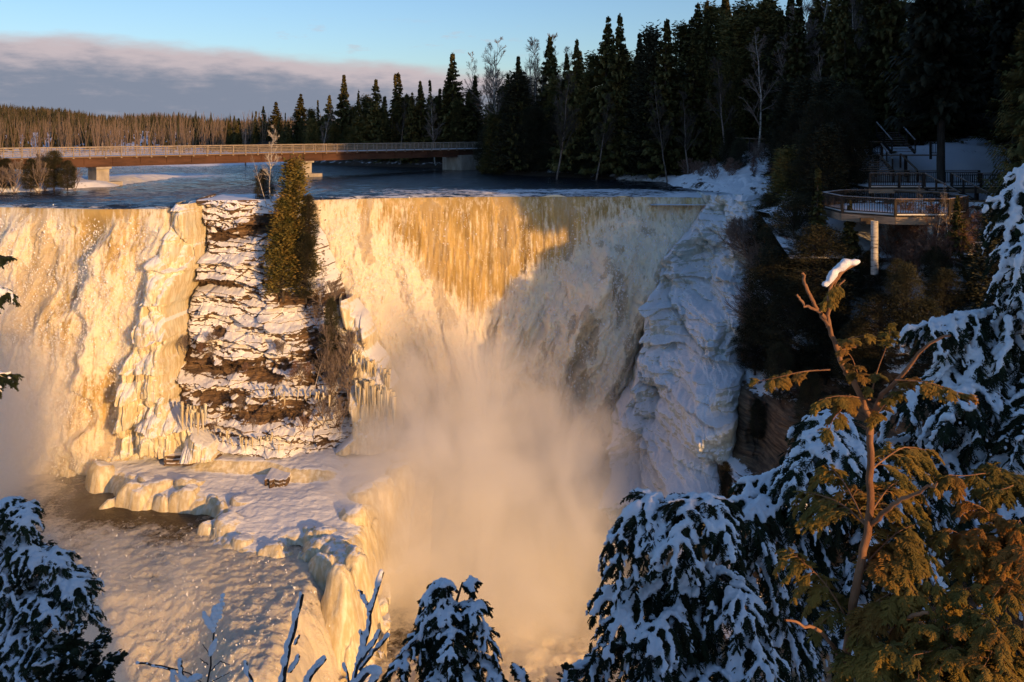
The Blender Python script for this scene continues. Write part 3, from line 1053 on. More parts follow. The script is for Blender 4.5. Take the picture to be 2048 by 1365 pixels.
def build_land():
    nx, ny = 420, 420
    X = np.linspace(-130, 200, nx)
    t = np.linspace(0, 1, ny)
    Y = 60 + 300 * t ** 1.6
    Xg, Yg = np.meshgrid(X, Y)
    z = ground_z(Xg, Yg)
    z = z + (.5 * fbm(V3(Xg * .25, Yg * .25, 0), 5, 3) + .15 * fbm(V3(Xg * 1.5, Yg * 1.5, 0), 3, 4)) * sstep(-6.3, -4.5, z)
    snow = .25 * sstep(-5, -1, z) + .30 * np.exp(-((z + 5.5) / .5) ** 2) - .42 * sstep(102, 110, Yg) + .3 * (Xg > 22) * (Yg < 78)
    sd = sdist(np.c_[Xg.ravel(), Yg.ravel()], SHORE)
    fc = grid_faces(ny, nx)
    fc = fc[(sd[fc] > -2.0).all(axis=1)]
    me = mesh_np('right_bank', V3(Xg, Yg, z), fc, True, {'snow': snow})
    tag(link('right_bank', me, M['ground']), kind='structure')

    # finely broken slope at the water's edge right of the falls
    nx, ny = 260, 220
    Xg, Yg = np.meshgrid(np.linspace(13, 36, nx), np.linspace(79.2, 101, ny))
    z = ground_z(Xg, Yg) + .06
    z = z + (.55 * fbm(V3(Xg * .5, Yg * .5, 0), 5, 13) + .22 * domes(Xg * 1.4, Yg * 1.4, 3)) * sstep(-6.4, -5.2, z)
    me = mesh_np('snowy_slope', V3(Xg, Yg, z), grid_faces(ny, nx), True, {'snow': .32 + .3 * fbm(V3(Xg * .3, Yg * .3, 0), 3, 6) * 1.4})
    tag(link('snowy_slope', me, M['ground']), kind='structure')

    # steep dark cliff and ledges between the ice wall and the platforms
    ys = [400, 450, 520, 600, 700, 760, 840, 900, 960, 1000, 1100, 1260]
    Ls = [1545, 1535, 1525, 1505, 1488, 1488, 1482, 1465, 1455, 1455, 1440, 1430]
    Rs = [2560] * 12
    dep = scat([(1550, 400, 79), (1700, 430, 68), (1900, 430, 64), (2200, 430, 60), (1530, 520, 73), (1700, 520, 61), (1900, 520, 57), (2200, 520, 50),
                (1500, 700, 66), (1600, 700, 60), (1800, 700, 53), (2100, 700, 48), (1480, 860, 61), (1600, 860, 56), (1800, 860, 51), (2100, 860, 47),
                (1420, 1000, 57), (1600, 1000, 53), (1800, 1000, 50), (2100, 1000, 46), (1400, 1300, 54), (1800, 1300, 51), (2100, 1300, 49), (2550, 450, 56), (2550, 700, 51), (2550, 1000, 50), (2550, 1300, 50)])
    global cliff_D
    cliff_D = dep

    def dd(px, py, X, D, Z):
        f, j = terrace(Z, X, 2.1, 1.6, 261)
        f2, j2 = terrace(Z, X, .55, 2.0, 271)
        q = fbm(V3(X * .3, D * .3, Z * .35), 5, 233, .58)
        dark = sstep(745, 800, py) * sstep(1440, 1500, px)
        f3, _, i3 = worley(X * .6 + q, Z * .9, 295)
        h = 1.9 * q + 1.0 * (1 - f) * (.3 + j) + .3 * (1 - f2) * j2 + .7 * i3 + .3 * fbm(V3(X * 1.6, D, Z * 2.2), 4, 299)
        sn = .25 * sstep(720, 500, py) - .55 * dark + .5 * q + .5 * fbm(V3(X * .7, 0 * X, Z * 1.2), 4, 298)
        sn += .9 * np.exp(-(((px - 1560) / 60) ** 2 + ((py - 985) / 18) ** 2))
        sn += .6 * np.exp(-(((px - 1540) / 40) ** 2 + ((py - 785) / 14) ** 2))
        return h, {'snow': sn}
    o, *_ = patch('cliff', ys, Ls, Rs, dep, dd, M['rock'], 420, 380, roll=(14, 3), rag=5)
    tag(o, kind='structure')
    # two clean snow banks lying on the cliff
    for (cx, cy, D, sx, sy, sl, lab) in [(1560, 985, 52.0, 2.4, 1.8, .4, 'smooth white snowbank below the dark cliff with icicles')]:
        U, Vv = np.meshgrid(np.linspace(-1, 1, 60), np.linspace(-1, 1, 60))
        c = P(cx, cy, D)
        rr = np.sqrt(U ** 2 + Vv ** 2)
        Xs = c[0] + U * sx * (1.05 - .35 * Vv)
        Ys = D + Vv * sy
        Zs = c[2] + Vv * sl * 1.2 + .35 * (1 - np.clip(rr, 0, 1.4) ** 2) - .9 * sstep(.55, 1.15, rr + .25 * fbm(V3(U * 2, Vv * 2, 0 * U + cx), 3, 4)) + .08 * fbm(V3(Xs, Ys, 0 * Xs), 3, 4)
        me = mesh_np('snowdrift', V3(Xs, Ys, Zs), grid_faces(60, 60), True)
        tag(link('snowdrift', me, M['snow']), lab, 'snow')

    # left bank: low snowy island with brush near the bridge pier
    U, Vv = np.meshgrid(np.linspace(0, 1, 200), np.linspace(0, 1, 110))
    Xs = -82 + U * 40
    front = lerp(Xs, [-82, -52, -48, -45, -42], [82, 79.5, 83, 89, 92])
    Ys = front + Vv * 26
    e = np.minimum.reduce([(1 - U) * 40, Vv * 26, (1 - Vv) * 26])
    Zs = -6.35 + .9 * sstep(0, 3.5, e) + .25 * fbm(V3(Xs * .4, Ys * .4, 0), 4, 3) * sstep(0, 2, e) + .5 * sstep(3, 9, e) * sstep(-50, -60, Xs)
    me = mesh_np('left_bank', V3(Xs, Ys, Zs), grid_faces(110, 200), True, {'snow': .35 - .2 * sstep(4, 8, e)})
    tag(link('left_bank', me, M['ground']), kind='structure')

    # far ice shelf along the upstream shore
    U, Vv = np.meshgrid(np.linspace(0, 1, 300), np.linspace(0, 1, 60))
    Xs = -175 + U * 135
    Ys = 146 + 6 * fbm(V3(Xs * .05, 0 * Xs, 0 * Xs), 3, 3) + .25 * (Xs + 175) * 0 + Vv * 190
    Zs = -6.25 + 1.1 * sstep(0, .05, Vv) + .5 * fbm(V3(Xs * .12, Ys * .12, 0), 4, 3) + 5 * sstep(.3, 1, Vv)
    me = mesh_np('far_shore', V3(Xs, Ys, Zs), grid_faces(60, 300), True, {'snow': .25 + 0 * Zs})
    tag(link('far_shore', me, M['ground']), kind='structure')

    # hills on the horizon
    U, Vv = np.meshgrid(np.linspace(0, 1, 260), np.linspace(0, 1, 90))
    Xs = -900 + U * 1500
    Ys = 330 + Vv * 1500
    Zs = hill_z(Xs, Ys)
    me = mesh_np('hills', V3(Xs, Ys, Zs), grid_faces(90, 260), True, {'snow': -.1 + 0 * Zs})
    tag(link('hills', me, M['ground']), kind='structure')
    # the land reaches the horizon
    mb = MB().box((0, 2300, -9), (9000, 4000, .5))
    tag(mb.build('ground', M['ground']), kind='structure')


def hill_z(X, Y):
    px = 1024 + X * F / Y
    top = lerp(px, [-400, -100, 0, 60, 130, 200, 240, 310, 370, 420, 470, 600, 900, 2500], [28, 24, 20, 17, 14, 4, 4, 8, 5, 0, 0, 0, 2, 2])
    rise = sstep(330, 760, Y)
    return -7 + rise * (top * .70 + 7) + rise * 3.0 * fbm(V3(X * .01, Y * .006, 0), 4, 3)
# ------------------------------------------------------------------ bridge
def build_bridge():
    A = np.array([-44.9, 93.5]); B = np.array([-7.6, 131.0])
    u = (B - A) / np.linalg.norm(B - A)
    nrm = np.array([-u[1], u[0]])
    AX = np.array([[u[0], u[1], 0], [nrm[0], nrm[1], 0], [0, 0, 1]])

    def pt(s, w, z):
        return np.array([*(A + u * s + nrm * w), z])
    s0, s1 = -22.0, 60.0
    t = thing('bridge', 'long low steel girder footbridge on concrete piers crossing the river above the falls', 'bridge',
              (A[0], A[1], 0))
    L = t.location

    def fin(mb, name, m, parent=t, smooth=False):
        me = mb.mesh(name, smooth)
        co = np.empty(len(me.vertices) * 3, np.float32)
        me.vertices.foreach_get('co', co)
        co = co.reshape(-1, 3)
        co -= np.array([L.x, L.y, 0])
        me.vertices.foreach_set('co', co.ravel())
        return link(name, me, m, parent)
    mid = (s0 + s1) / 2
    ln = s1 - s0
    fin(MB().box(pt(mid, 1.5, -2.86), (ln, 3.3, .14), AX), 'deck', M['wood'])
    for w in (.18, 2.9):
        g = MB().box(pt(mid, w, -3.44), (ln, .05, 1.0), AX)
        g.box(pt(mid, w, -2.955), (ln, .34, .04), AX).box(pt(mid, w, -3.94), (ln, .34, .05), AX)
        for s in np.arange(s0 + 2, s1, 3.0):
            g.box(pt(s, w, -3.36), (.03, .26, .76), AX)
        fin(g, 'girder', M['rust'])
    # railings
    for w in (-.02, 3.02):
        for z, hh in ((-1.82, .09), (-2.05, .05), (-2.25, .05), (-2.45, .05), (-2.64, .05)):
            fin(MB().box(pt(mid, w + (.05 if hh < .08 else 0), z), (ln, .16 if hh > .08 else .04, hh), AX), 'rail', M['rail'])
    posts = np.arange(s0 + .6, s1, 1.66)
    pm = None
    for w in (-.06, 3.06):
        for s in posts:
            if pm is None:
                b = MB().box((0, 0, -.02), (.09, .12, 1.12), AX).box((0, 0, -.62), (.2, .16, .1), AX)
                pm = b.mesh('post')
                pm.materials.append(M['rail'])
            q = pt(s, w, -2.36)
            link('post', pm, None, t, (q[0] - L.x, q[1] - L.y, q[2]))
    # piers: tapered concrete walls on wider footings
    for px, tall in ((207, 1), (615, 1)):
        D = 93.5 if px == 207 else 111.8
        s = np.dot(P(px, 300, D)[:2] - A, u)
        pr = fin(MB().box(pt(s, 1.5, -5.28), (1.35, 2.6, 2.20), AX), 'pier', M['concrete'])
        fin(MB().box(pt(s, 1.5, -4.08), (1.6, 3.3, .22), AX), 'pier_cap', M['concrete'], pr)
        fin(MB().box(pt(s + .5, 1.3, -5.98), (2.7, 3.6, .7), AX), 'footing', M['concrete'], pr)
    s = np.dot(P(925, 300, 131)[:2] - A, u)
    ab = fin(MB().box(pt(s + 1.2, 1.5, -5.0), (4.2, 4.4, 2.5), AX), 'abutment', M['concrete'])
    fin(MB().box(pt(s + 4.0, -.9, -4.7), (2.6, .4, 2.6), AX), 'wing_wall', M['concrete'], ab)
    # low retaining block at the left bank
    b = MB().box(pt(-6.0, 1.2, -5.3), (3.4, 3.2, 1.5), AX)
    fin(b, 'abutment', M['concrete'])

    # poles standing along the far side
    for px, yt, D, lab in ((491, 262, 150, 'bare wooden utility pole behind the middle of the bridge'),
                           (44, 285, 120, 'short lamp pole behind the left end of the bridge'),
                           (205, 284, 120, 'short lamp pole behind the bridge above the left pier')):
        top = P(px, yt, D)
        o = MB().tube([top + (0, 0, -7), top], [.14, .10], 6).box(top + (0, 0, -.35), (1.1 if px == 491 else .4, .1, .1)).build('utility_pole', M['twig'])
        tag(o, lab, 'pole')


# ------------------------------------------------------------------ lookout platforms and stairs
def railing(t, path, z, top_h=1.1, posts=True, top_mat='wood', snow=True, closed=False, offs=(0, 0, 0)):
    n = len(path)
    bal = MB()
    for i in range(n if closed else n - 1):
        a = np.array(path[i], float); b = np.array(path[(i + 1) % n], float)
        za = z if np.isscalar(z) else z[i]
        zb = z if np.isscalar(z) else z[(i + 1) % n]
        A3 = np.array([*a, za]); B3 = np.array([*b, zb])
        up = np.array([0, 0, top_h])
        MB().bar(A3 + up, B3 + up, .17, .06).build('top_rail', M[top_mat], t)
        bal.bar(A3 + up * .87, B3 + up * .87, .05, .08)
        bal.bar(A3 + up * .12, B3 + up * .12, .05, .07)
        L = np.linalg.norm(b - a)
        k = max(2, int(L / .17))
        for j in range(1, k):
            q = A3 + (B3 - A3) * j / k
            bal.box(q + up * .5, (.035, .035, top_h * .76))
    bal.build('balusters', M['darkwood'], t)
    if posts:
        for i in range(n):
            a = np.array(path[i], float)
            za = z if np.isscalar(z) else z[i]
            MB().box((a[0], a[1], za + top_h * .5 - .2), (.16, .16, top_h + .42)).build('post', M['darkwood'], t)


def stair(name, label, x0, x1, ya, za, yb, zb, n, side=None):
    t = thing(name, label, 'staircase')
    m = MB()
    for i in range(n):
        f = i / (n - 1)
        y = ya + (yb - ya) * f
        z = za + (zb - za) * f
        m.box(((x0 + x1) / 2, y, z), (x1 - x0, abs(yb - ya) / n * 1.02, .06))
    m.build('treads', M['wood'], t)
    for x in (x0, x1):
        MB().bar((x, ya, za - .16), (x, yb, zb - .16), .07, .28).build('stringer', M['darkwood'], t)
        MB().bar((x, ya, za + 1.0), (x, yb, zb + 1.0), .12, .06).build('handrail', M['wood'], t)
        for f in (0, .5, 1):
            MB().box((x, ya + (yb - ya) * f, za + (zb - za) * f + .5), (.1, .1, 1.0)).build('post', M['darkwood'], t)
    return t


def build_platforms():
    c = np.array([27.8, 62.0]); Rr = 4.85
    ang = np.pi / 8 + np.arange(8) * np.pi / 4
    octo = np.stack([c[0] + Rr * np.cos(ang), c[1] + Rr * np.sin(ang)], 1)
    z = -5.72
    t = thing('viewing_platform', 'octagonal timber lookout deck with snow and railing above the cliff cedars', 'platform')
    MB().poly(octo, z - .12, z - .02).build('deck', M['darkwood'], t)
    sn = c + (octo - c) * .965
    MB().poly(sn, z - .018, z + .06).build('snow_layer', M['snow'], t)
    for i in range(8):
        a = np.array([*octo[i], z - .38]); b = np.array([*octo[(i + 1) % 8], z - .38])
        MB().bar(a, b, .09, .50).build('fascia', M['fascia'], t)
    inner = c + (octo - c) * .985
    railing(t, [tuple(p) for p in inner], z, closed=True)
    for px, ya, yb in ((1749, 448, 526), (1860, 444, 505), (1778, 448, 500)):
        D = 56.9 if px != 1778 else 61.5
        D += .9 if px != 1778 else 0
        a = P(px, ya - 6, D); b = P(px, yb + 16, D)
        b[2] -= .25
        MB().tube([a, b], [.24, .24], 14).build('column', M['birchpost'], t, smooth=True)
    for y in (58.6, 61.8, 65):
        MB().box((27.8, y, z - .5), (7.6, .22, .42)).build('joist', M['darkwood'], t)

    # upper landing
    z2 = -4.40
    t = thing('viewing_platform', 'upper rectangular timber landing with long dark railing behind the octagonal deck', 'platform')
    MB().box((33.4, 68.6, z2 - .08), (11.2, 4.6, .14)).build('deck', M['darkwood'], t)
    MB().box((33.4, 68.6, z2 + .03), (11.0, 4.4, .07)).build('snow_layer', M['snow'], t)
    MB().box((33.4, 66.25, z2 - .30), (11.2, .08, .34)).build('fascia', M['fascia'], t)
    railing(t, [(27.9, 66.3), (30.2, 66.3), (32.1, 66.3)], z2)
    railing(t, [(34.3, 66.3), (36.6, 66.3), (38.9, 66.3)], z2)
    railing(t, [(28.0, 70.8), (33, 70.8), (38.9, 70.8)], z2)
    for x in (28.2, 32.0, 36.4):
        MB().box((x, 66.6, z2 - 1.6), (.24, .24, 2.8)).build('leg', M['darkwood'], t)

    # flight down to the octagon: runs to the right and towards the viewer
    t = thing('staircase', 'short stair with two slanting snowy handrails linking the upper landing to the octagonal deck', 'staircase')
    tr = MB()
    for i in range(8):
        f = i / 7
        tr.box((32.2 + 1.5 * f + .9, 66.0 - 1.9 * f, z2 - 1.3 * f), (2.1, .32, .06))
    tr.build('treads', M['wood'], t)
    for x in (32.15, 34.25):
        a = np.array([x, 66.2, z2]); b = np.array([x + 1.6, 64.0, z2 - 1.35])
        MB().bar(a + (0, 0, 1.1), b + (0, 0, 1.1), .17, .07).build('handrail', M['wood'], t)
        MB().bar(a + (0, 0, -.05), b + (0, 0, -.05), .06, .25).build('stringer', M['darkwood'], t)
        for f in (0, .33, .66, 1):
            q = a + (b - a) * f
            MB().box(q + (0, 0, .5), (.12, .12, 1.15)).build('post', M['darkwood'], t)

    # middle flight, its landing and the top flight
    x = lambda px, D: (px - 1024) * D / F
    zz = lambda py, D: -(py - HY) * D / F
    stair('staircase', 'middle flight of snowy wooden steps rising behind the upper landing', x(1722, 71), x(1785, 71), 71.0, zz(342, 71), 73.2, zz(311, 73.2), 8)
    stair('staircase', 'topmost flight of snowy wooden steps climbing into the dark spruces', x(1776, 76), x(1822, 76), 75.2, zz(303, 75.2), 78.4, zz(266, 78.4), 9)
    t = thing('viewing_platform', 'small middle landing between the two upper flights of steps', 'platform')
    MB().box((34.0, 74.2, zz(309, 74) - .06), (6.2, 1.9, .12)).build('deck', M['wood'], t)
    for x0 in (31.4, 34.0, 36.8):
        MB().box((x0, 73.4, zz(309, 74) - 1.0), (.2, .2, 1.9)).build('leg', M['darkwood'], t)
    railing(t, [(30.9, 73.3), (31.9, 73.3)], zz(309, 74), posts=True)
    railing(t, [(36.1, 73.3), (37.1, 73.3)], zz(309, 74), posts=True)
    t = thing('handrail', 'pair of slanting snow-topped handrails beside the middle flight of steps', 'handrail')
    for (pa, ya, pb, yb) in ((1757, 309, 1787, 341), (1801, 308, 1835, 341)):
        a = P(pa, ya, 72.5); b = P(pb, yb, 71.0)
        MB().bar(a, b, .17, .08).build('rail', M['wood'], t)
        MB().box((a[0], a[1], a[2] - .6), (.12, .12, 1.2)).build('post', M['darkwood'], t)
        MB().box((b[0], b[1], b[2] - .6), (.12, .12, 1.2)).build('post', M['darkwood'], t)
    # long fence running through the trees at the top of the bank
    t = thing('fence', 'dark timber fence seen among the trunks at the top of the snowy slope', 'fence')
    pts = [P(1470, 276, 92), P(1560, 280, 90), P(1650, 281, 84), P(1745, 284, 80)]
    for a, b in zip(pts[:-1], pts[1:]):
        MB().bar(a, b, .12, .08).build('rail', M['wood'], t)
        MB().bar(a - (0, 0, .7), b - (0, 0, .7), .08, .08).build('rail', M['darkwood'], t)
        for f in (0, .33, .66):
            q = a + (b - a) * f
            MB().box(q - (0, 0, .7), (.12, .12, 1.5)).build('post', M['darkwood'], t)


# ------------------------------------------------------------------ trees
def spruce_mesh(seed, H=10.0, Rb=2.2, dens=34, narrow=1.0, droop=.45, low=.06, quadw=.07, gap=.25, twl=.42):
    r = np.random.default_rng(seed)
    nb = int(H * dens)
    u = np.sort(r.random(nb))
    z = H * (low + (1 - low) * u ** .92)
    # whorls with gaps
    z = z + .04 * np.sin(z * 7 + seed)
    az = r.uniform(0, 2 * np.pi, nb)
    env = (1 - z / H) ** 1.02
    lop = 1 + .22 * np.sin(az * 2 + seed) + .25 * vnoise(np.stack([z * .8, np.cos(az) * 1.3, np.sin(az) * 1.3 + seed], 1), seed)
    ln = Rb * 1.12 * narrow * env * (1 - (gap + .12) * r.random(nb) ** 1.5 * 2) * lop + .05
    ln = np.clip(ln, .1, None)
    k = 14
    t = np.linspace(.12, 1, k)[None, :]
    dz = -droop * ln[:, None] * (t ** 1.3) + .30 * ln[:, None] * t ** 3 + (.25 * (z / H) ** 2 * ln)[:, None] * t * 1.4
    hx = np.cos(az)[:, None]; hy = np.sin(az)[:, None]
    bp = np.stack([hx * ln[:, None] * t, hy * ln[:, None] * t, z[:, None] + dz], -1)      # nb,k,3
    out = []
    for side in (-1, 1):
        a2 = az[:, None] + side * r.uniform(.55, 1.15, (nb, k))
        tl = twl * (.18 + .82 * np.sqrt(np.clip(ln[:, None], 0, 2) / 2)) * (1.15 - .6 * t) * r.uniform(.6, 1.3, (nb, k))
        d = np.stack([np.cos(a2), np.sin(a2), -.25 + r.normal(0, .25, (nb, k))], -1)
        tip = bp + d * tl[..., None]
        w = np.stack([-np.sin(a2), np.cos(a2), r.normal(0, .6, (nb, k))], -1) * (quadw * r.uniform(.7, 1.4, (nb, k)))[..., None]
        mid = (bp + tip) / 2
        q = np.stack([bp, mid + w, tip, mid - w], 2)
        out.append(q.reshape(-1, 4, 3))
    # hanging needles below the branch and the branch end itself
    d = np.stack([hx * (1 + 0 * t), hy * (1 + 0 * t), -1.1 + 0 * (hx * t)], -1)
    tl = ((.10 + .22 * np.clip(ln[:, None], 0, 1)) * r.uniform(.6, 1.1, (nb, k)))[..., None]
    tip = bp + d * tl
    w = np.stack([-hy * (1 + 0 * t), hx * (1 + 0 * t), 0 * (hx * t)], -1) * quadw * 1.2
    out.append(np.stack([bp, (bp + tip) / 2 + w, tip, (bp + tip) / 2 - w], 2).reshape(-1, 4, 3))
    q = np.concatenate(out)
    # leader
    n0 = 40
    zz = r.uniform(H * .93, H * 1.0, n0); aa = r.uniform(0, 6.28, n0)
    b = np.stack([0 * zz, 0 * zz, zz], 1)
    tp = b + np.stack([np.cos(aa) * .09, np.sin(aa) * .09, .16 + 0 * zz], 1)
    ww = np.stack([-np.sin(aa), np.cos(aa), 0 * aa], 1) * .03
    q = np.concatenate([q, np.stack([b, (b + tp) / 2 + ww, tp, (b + tp) / 2 - ww], 1)])
    crown = mesh_np('crown', q, np.arange(len(q) * 4).reshape(-1, 4))
    # trunk with dead twigs
    pts = np.array([[0, 0, -.6], [0, 0, H * .3], [.03, 0, H * .65], [0, 0, H]])
    tm = MB().tube(pts, [H * .015, H * .012, H * .007, .01], 7)
    br = bp[:: 2][:, [0, 5, 10]]
    st = np.concatenate([np.stack([0 * z[::2], 0 * z[::2], z[::2]], 1)[:, None], br], 1)
    v, f = tubes(st, np.broadcast_to(np.array([.03, .022, .014, .006]), (len(st), 4)), 3)
    tm.add(v, f)
    return crown, tm.mesh('trunk')


def cedar_mesh(seed, H=10.0, Rb=2.0, clumps=420, per=34, shape='oval', size=.10, up=.5, spread=.34):
    r = np.random.default_rng(seed)
    u = r.random(clumps)
    z = H * (.03 + .97 * u)
    az = r.uniform(0, 2 * np.pi, clumps)
    if shape == 'oval':
        env = np.sqrt(np.clip(1 - (2 * u ** .8 - 1) ** 2, 0, 1)) * .75 + .25 * (1 - u)
    else:
        env = (1 - u) ** .75
    lop = 1 + .35 * vnoise(np.stack([z * .55, np.cos(az) * 1.2 + seed, np.sin(az) * 1.2], 1), seed)
    rad = Rb * env * lop * r.uniform(.35, 1.0, clumps) ** .6
    c = np.stack([np.cos(az) * rad, np.sin(az) * rad, z + .25 * rad * up], 1)
    n = clumps * per
    cc = np.repeat(c, per, 0) + r.normal(0, 1, (n, 3)) * (spread, spread, spread * .75)
    aa = np.repeat(az, per) + r.normal(0, .8, n)
    d = np.stack([np.cos(aa), np.sin(aa), up * r.normal(1, .9, n)], 1)
    d /= np.linalg.norm(d, axis=1, keepdims=True)
    L = size * r.uniform(.7, 1.7, n)
    w = np.cross(d, r.normal(0, 1, (n, 3)))
    w /= np.linalg.norm(w, axis=1, keepdims=True) + 1e-6
    w *= (L * .28)[:, None]
    tip = cc + d * L[:, None] * 1.6
    mid = cc + d * L[:, None] * .9
    q = np.stack([cc, mid + w, tip, mid - w], 1)
    crown = mesh_np('crown', q, np.arange(n * 4).reshape(-1, 4))
    pts = np.array([[0, 0, -.6], [.05, 0, H * .35], [0, .03, H * .7], [0, 0, H * .97]])
    tm = MB().tube(pts, [H * .016, H * .012, H * .007, .01], 7)
    st = np.stack([np.stack([0 * z, 0 * z, z * .88], 1), c * (.5, .5, 1) - (0, 0, .1), c], 1)
    v, f = tubes(st, np.broadcast_to(np.array([.03, .02, .008]), (len(st), 3)), 3)
    tm.add(v, f)
    return crown, tm.mesh('trunk')


def bare_mesh(seed, H=10.0, spread=.35, limbs=20, lean=0.0, twigs=9, fine=5, low=.3, rad=.011):
    r = np.random.default_rng(seed)
    n0 = 9
    s = np.linspace(0, 1, n0)
    wob = np.cumsum(r.normal(0, .012 * H, (n0, 2)), 0) * .6
    tr = np.stack([wob[:, 0] + lean * H * s ** 1.5, wob[:, 1], H * s], 1)
    tr[0] = (0, 0, -.5)
    trad = H * rad * (1 - s * .93)
    trunk = MB().tube(tr, trad, 7).mesh('trunk', True)

    def grow(bp, bd, L, nseg, curve, jit):
        m = len(bp)
        pts = [bp]
        d = bd.copy()
        for i in range(nseg):
            d = d + r.normal(0, jit, (m, 3)) + np.array([0, 0, curve])
            d /= np.linalg.norm(d, axis=1, keepdims=True)
            pts.append(pts[-1] + d * (L / nseg)[:, None])
        return np.stack(pts, 1)

    def along(paths, k, t0):
        m, n, _ = paths.shape
        t = r.uniform(t0, 1, (m, k)) * (n - 1)
        i = np.clip(t.astype(int), 0, n - 2)
        f = (t - i)[..., None]
        rows = np.arange(m)[:, None]
        p = paths[rows, i] * (1 - f) + paths[rows, i + 1] * f
        d = paths[rows, i + 1] - paths[rows, i]
        d /= np.linalg.norm(d, axis=-1, keepdims=True) + 1e-9
        return p.reshape(-1, 3), d.reshape(-1, 3), (t / (n - 1)).ravel()
    bp, bd, tt = along(tr[None], limbs, low)
    az = r.uniform(0, 6.28, limbs)
    d = np.stack([np.cos(az), np.sin(az), r.uniform(.6, 1.5, limbs)], 1)
    L1 = H * spread * (1.15 - tt) * r.uniform(.7, 1.2, limbs)
    l1 = grow(bp, d / np.linalg.norm(d, axis=1, keepdims=True), L1, 5, .10, .12)
    m = MB()
    v, f = tubes(l1, (L1 * .022 + .008)[:, None] * np.linspace(1, .2, 6)[None], 4)
    m.add(v, f)
    bp, bd, tt = along(l1, twigs, .15)
    d = bd + r.normal(0, .45, bd.shape)
    L2 = np.repeat(L1, twigs) * .45 * (1.15 - tt) + .1
    l2 = grow(bp, d / np.linalg.norm(d, axis=1, keepdims=True), L2, 3, .08, .12)
    v, f = tubes(l2, (L2 * .012 + .006)[:, None] * np.linspace(1, .3, 4)[None], 3)
    m.add(v, f)
    bp, bd, tt = along(l2, fine, .2)
    d = bd + r.normal(0, .4, bd.shape)
    L3 = np.repeat(L2, fine) * .6 + .05
    l3 = grow(bp, d / np.linalg.norm(d, axis=1, keepdims=True), L3, 2, .05, .1)
    v, f = tubes(l3, np.broadcast_to(np.array([.010, .008, .004]), (len(l3), 3)), 3)
    m.add(v, f)
    return m.mesh('crown'), trunk


PROTO = {}


def proto(kind, key, pair, mats):
    PROTO.setdefault(kind, []).append((pair, mats))


def make_protos():
    for i in range(5):
        proto('spruce', i, spruce_mesh(10 + i, 10, 1.9 + .25 * (i % 3), 34, 1), ('spruce', 'bark'))
    for i in range(4):
        proto('spire', i, spruce_mesh(30 + i, 10, 1.05 + .2 * (i % 2), 30, 1, droop=.7, twl=.3), ('spruce', 'bark'))
    for i in range(3):
        proto('fir', i, cedar_mesh(50 + i, 10, 2.1, 420, 26, 'cone', .16, .2, .34), ('spruce', 'bark'))
    for i in range(5):
        proto('bare', i, bare_mesh(70 + i, 10, .34, 22, .03 * (i - 2)), ('twig', 'birch'))
    for i in range(3):
        proto('cedar', i, cedar_mesh(90 + i, 10, 2.3, 620, 46, 'oval', .085, .5, .26), ('cedar', 'bark'))
    for i in range(2):
        proto('nearspruce', i, spruce_mesh(110 + i, 10, 2.6, 62, 1, quadw=.035, twl=.30), ('pinelit', 'bark'))
    proto('bigspruce', 0, spruce_mesh(200, 10, 2.2, 50, 1, low=.20, gap=.3), ('spruce', 'bark'))
    proto('brush', 0, bare_mesh(130, 2.0, .8, 26, 0, 8, 4, .02, .012), ('brush', 'brush'))
    proto('brush', 1, bare_mesh(131, 2.0, .9, 22, .2, 8, 4, .02, .012), ('twig', 'twig'))
    proto('birch', 0, bare_mesh(140, 10, .30, 18, .04, 8, 5, .25, .009), ('twig', 'birch'))
    proto('birch', 1, bare_mesh(141, 10, .25, 14, -.12, 7, 4, .35, .009), ('twig', 'birch'))


def plant(kind, base, H, W=None, label=None, cat='tree', group=None, name=None, tilt=(0, 0), var=None, mats=None):
    """one tree: an Empty at its foot with its trunk and crown"""
    L = PROTO[kind]
    i = random.randrange(len(L)) if var is None else var % len(L)
    (cm, tm), (m1, m2) = L[i]
    ref = 2.0 if kind == 'brush' else 10.0
    s = H / ref
    W = W or s
    nm = name or {'spruce': 'spruce_tree', 'bigspruce': 'spruce_tree', 'spire': 'spruce_tree', 'fir': 'fir_tree', 'bare': 'bare_tree', 'cedar': 'cedar_tree',
                  'nearspruce': 'spruce_tree', 'brush': 'bare_shrub', 'birch': 'birch_tree'}[kind]
    t = thing(nm, label, cat, base, random.uniform(0, 6.28), group)
    t.rotation_euler = (tilt[0], tilt[1], t.rotation_euler[2] if abs(tilt[1]) < .04 else 0)
    t.scale = (W, W, s)
    for nme, me, mm in (('trunk', tm, m2), ('crown', cm, m1)):
        o = bpy.data.objects.new(nme, me)
        COL.objects.link(o)
        o.parent = t
        if len(me.materials) == 0:
            me.materials.append(M[(mats[nme] if mats and nme in mats else mm)])
        if mats and nme in mats:
            o.material_slots[0].link = 'OBJECT'
            o.material_slots[0].material = M[mats[nme]]
    return t


def tree_at(kind, px, top, D, W=None, zb=None, **k):
    X = (px - 1024) * D / F
    z = float(ground_z(np.array([X]), np.array([D]))[0]) if zb is None else zb
    H = -(top - HY) * D / F - z
    return plant(kind, (X, D, z - .1), H, (H / 10.0) * (W or 1.0) * random.uniform(.85, 1.2), **({'tilt': (random.uniform(-.035, .035), random.uniform(-.035, .035))} | k))


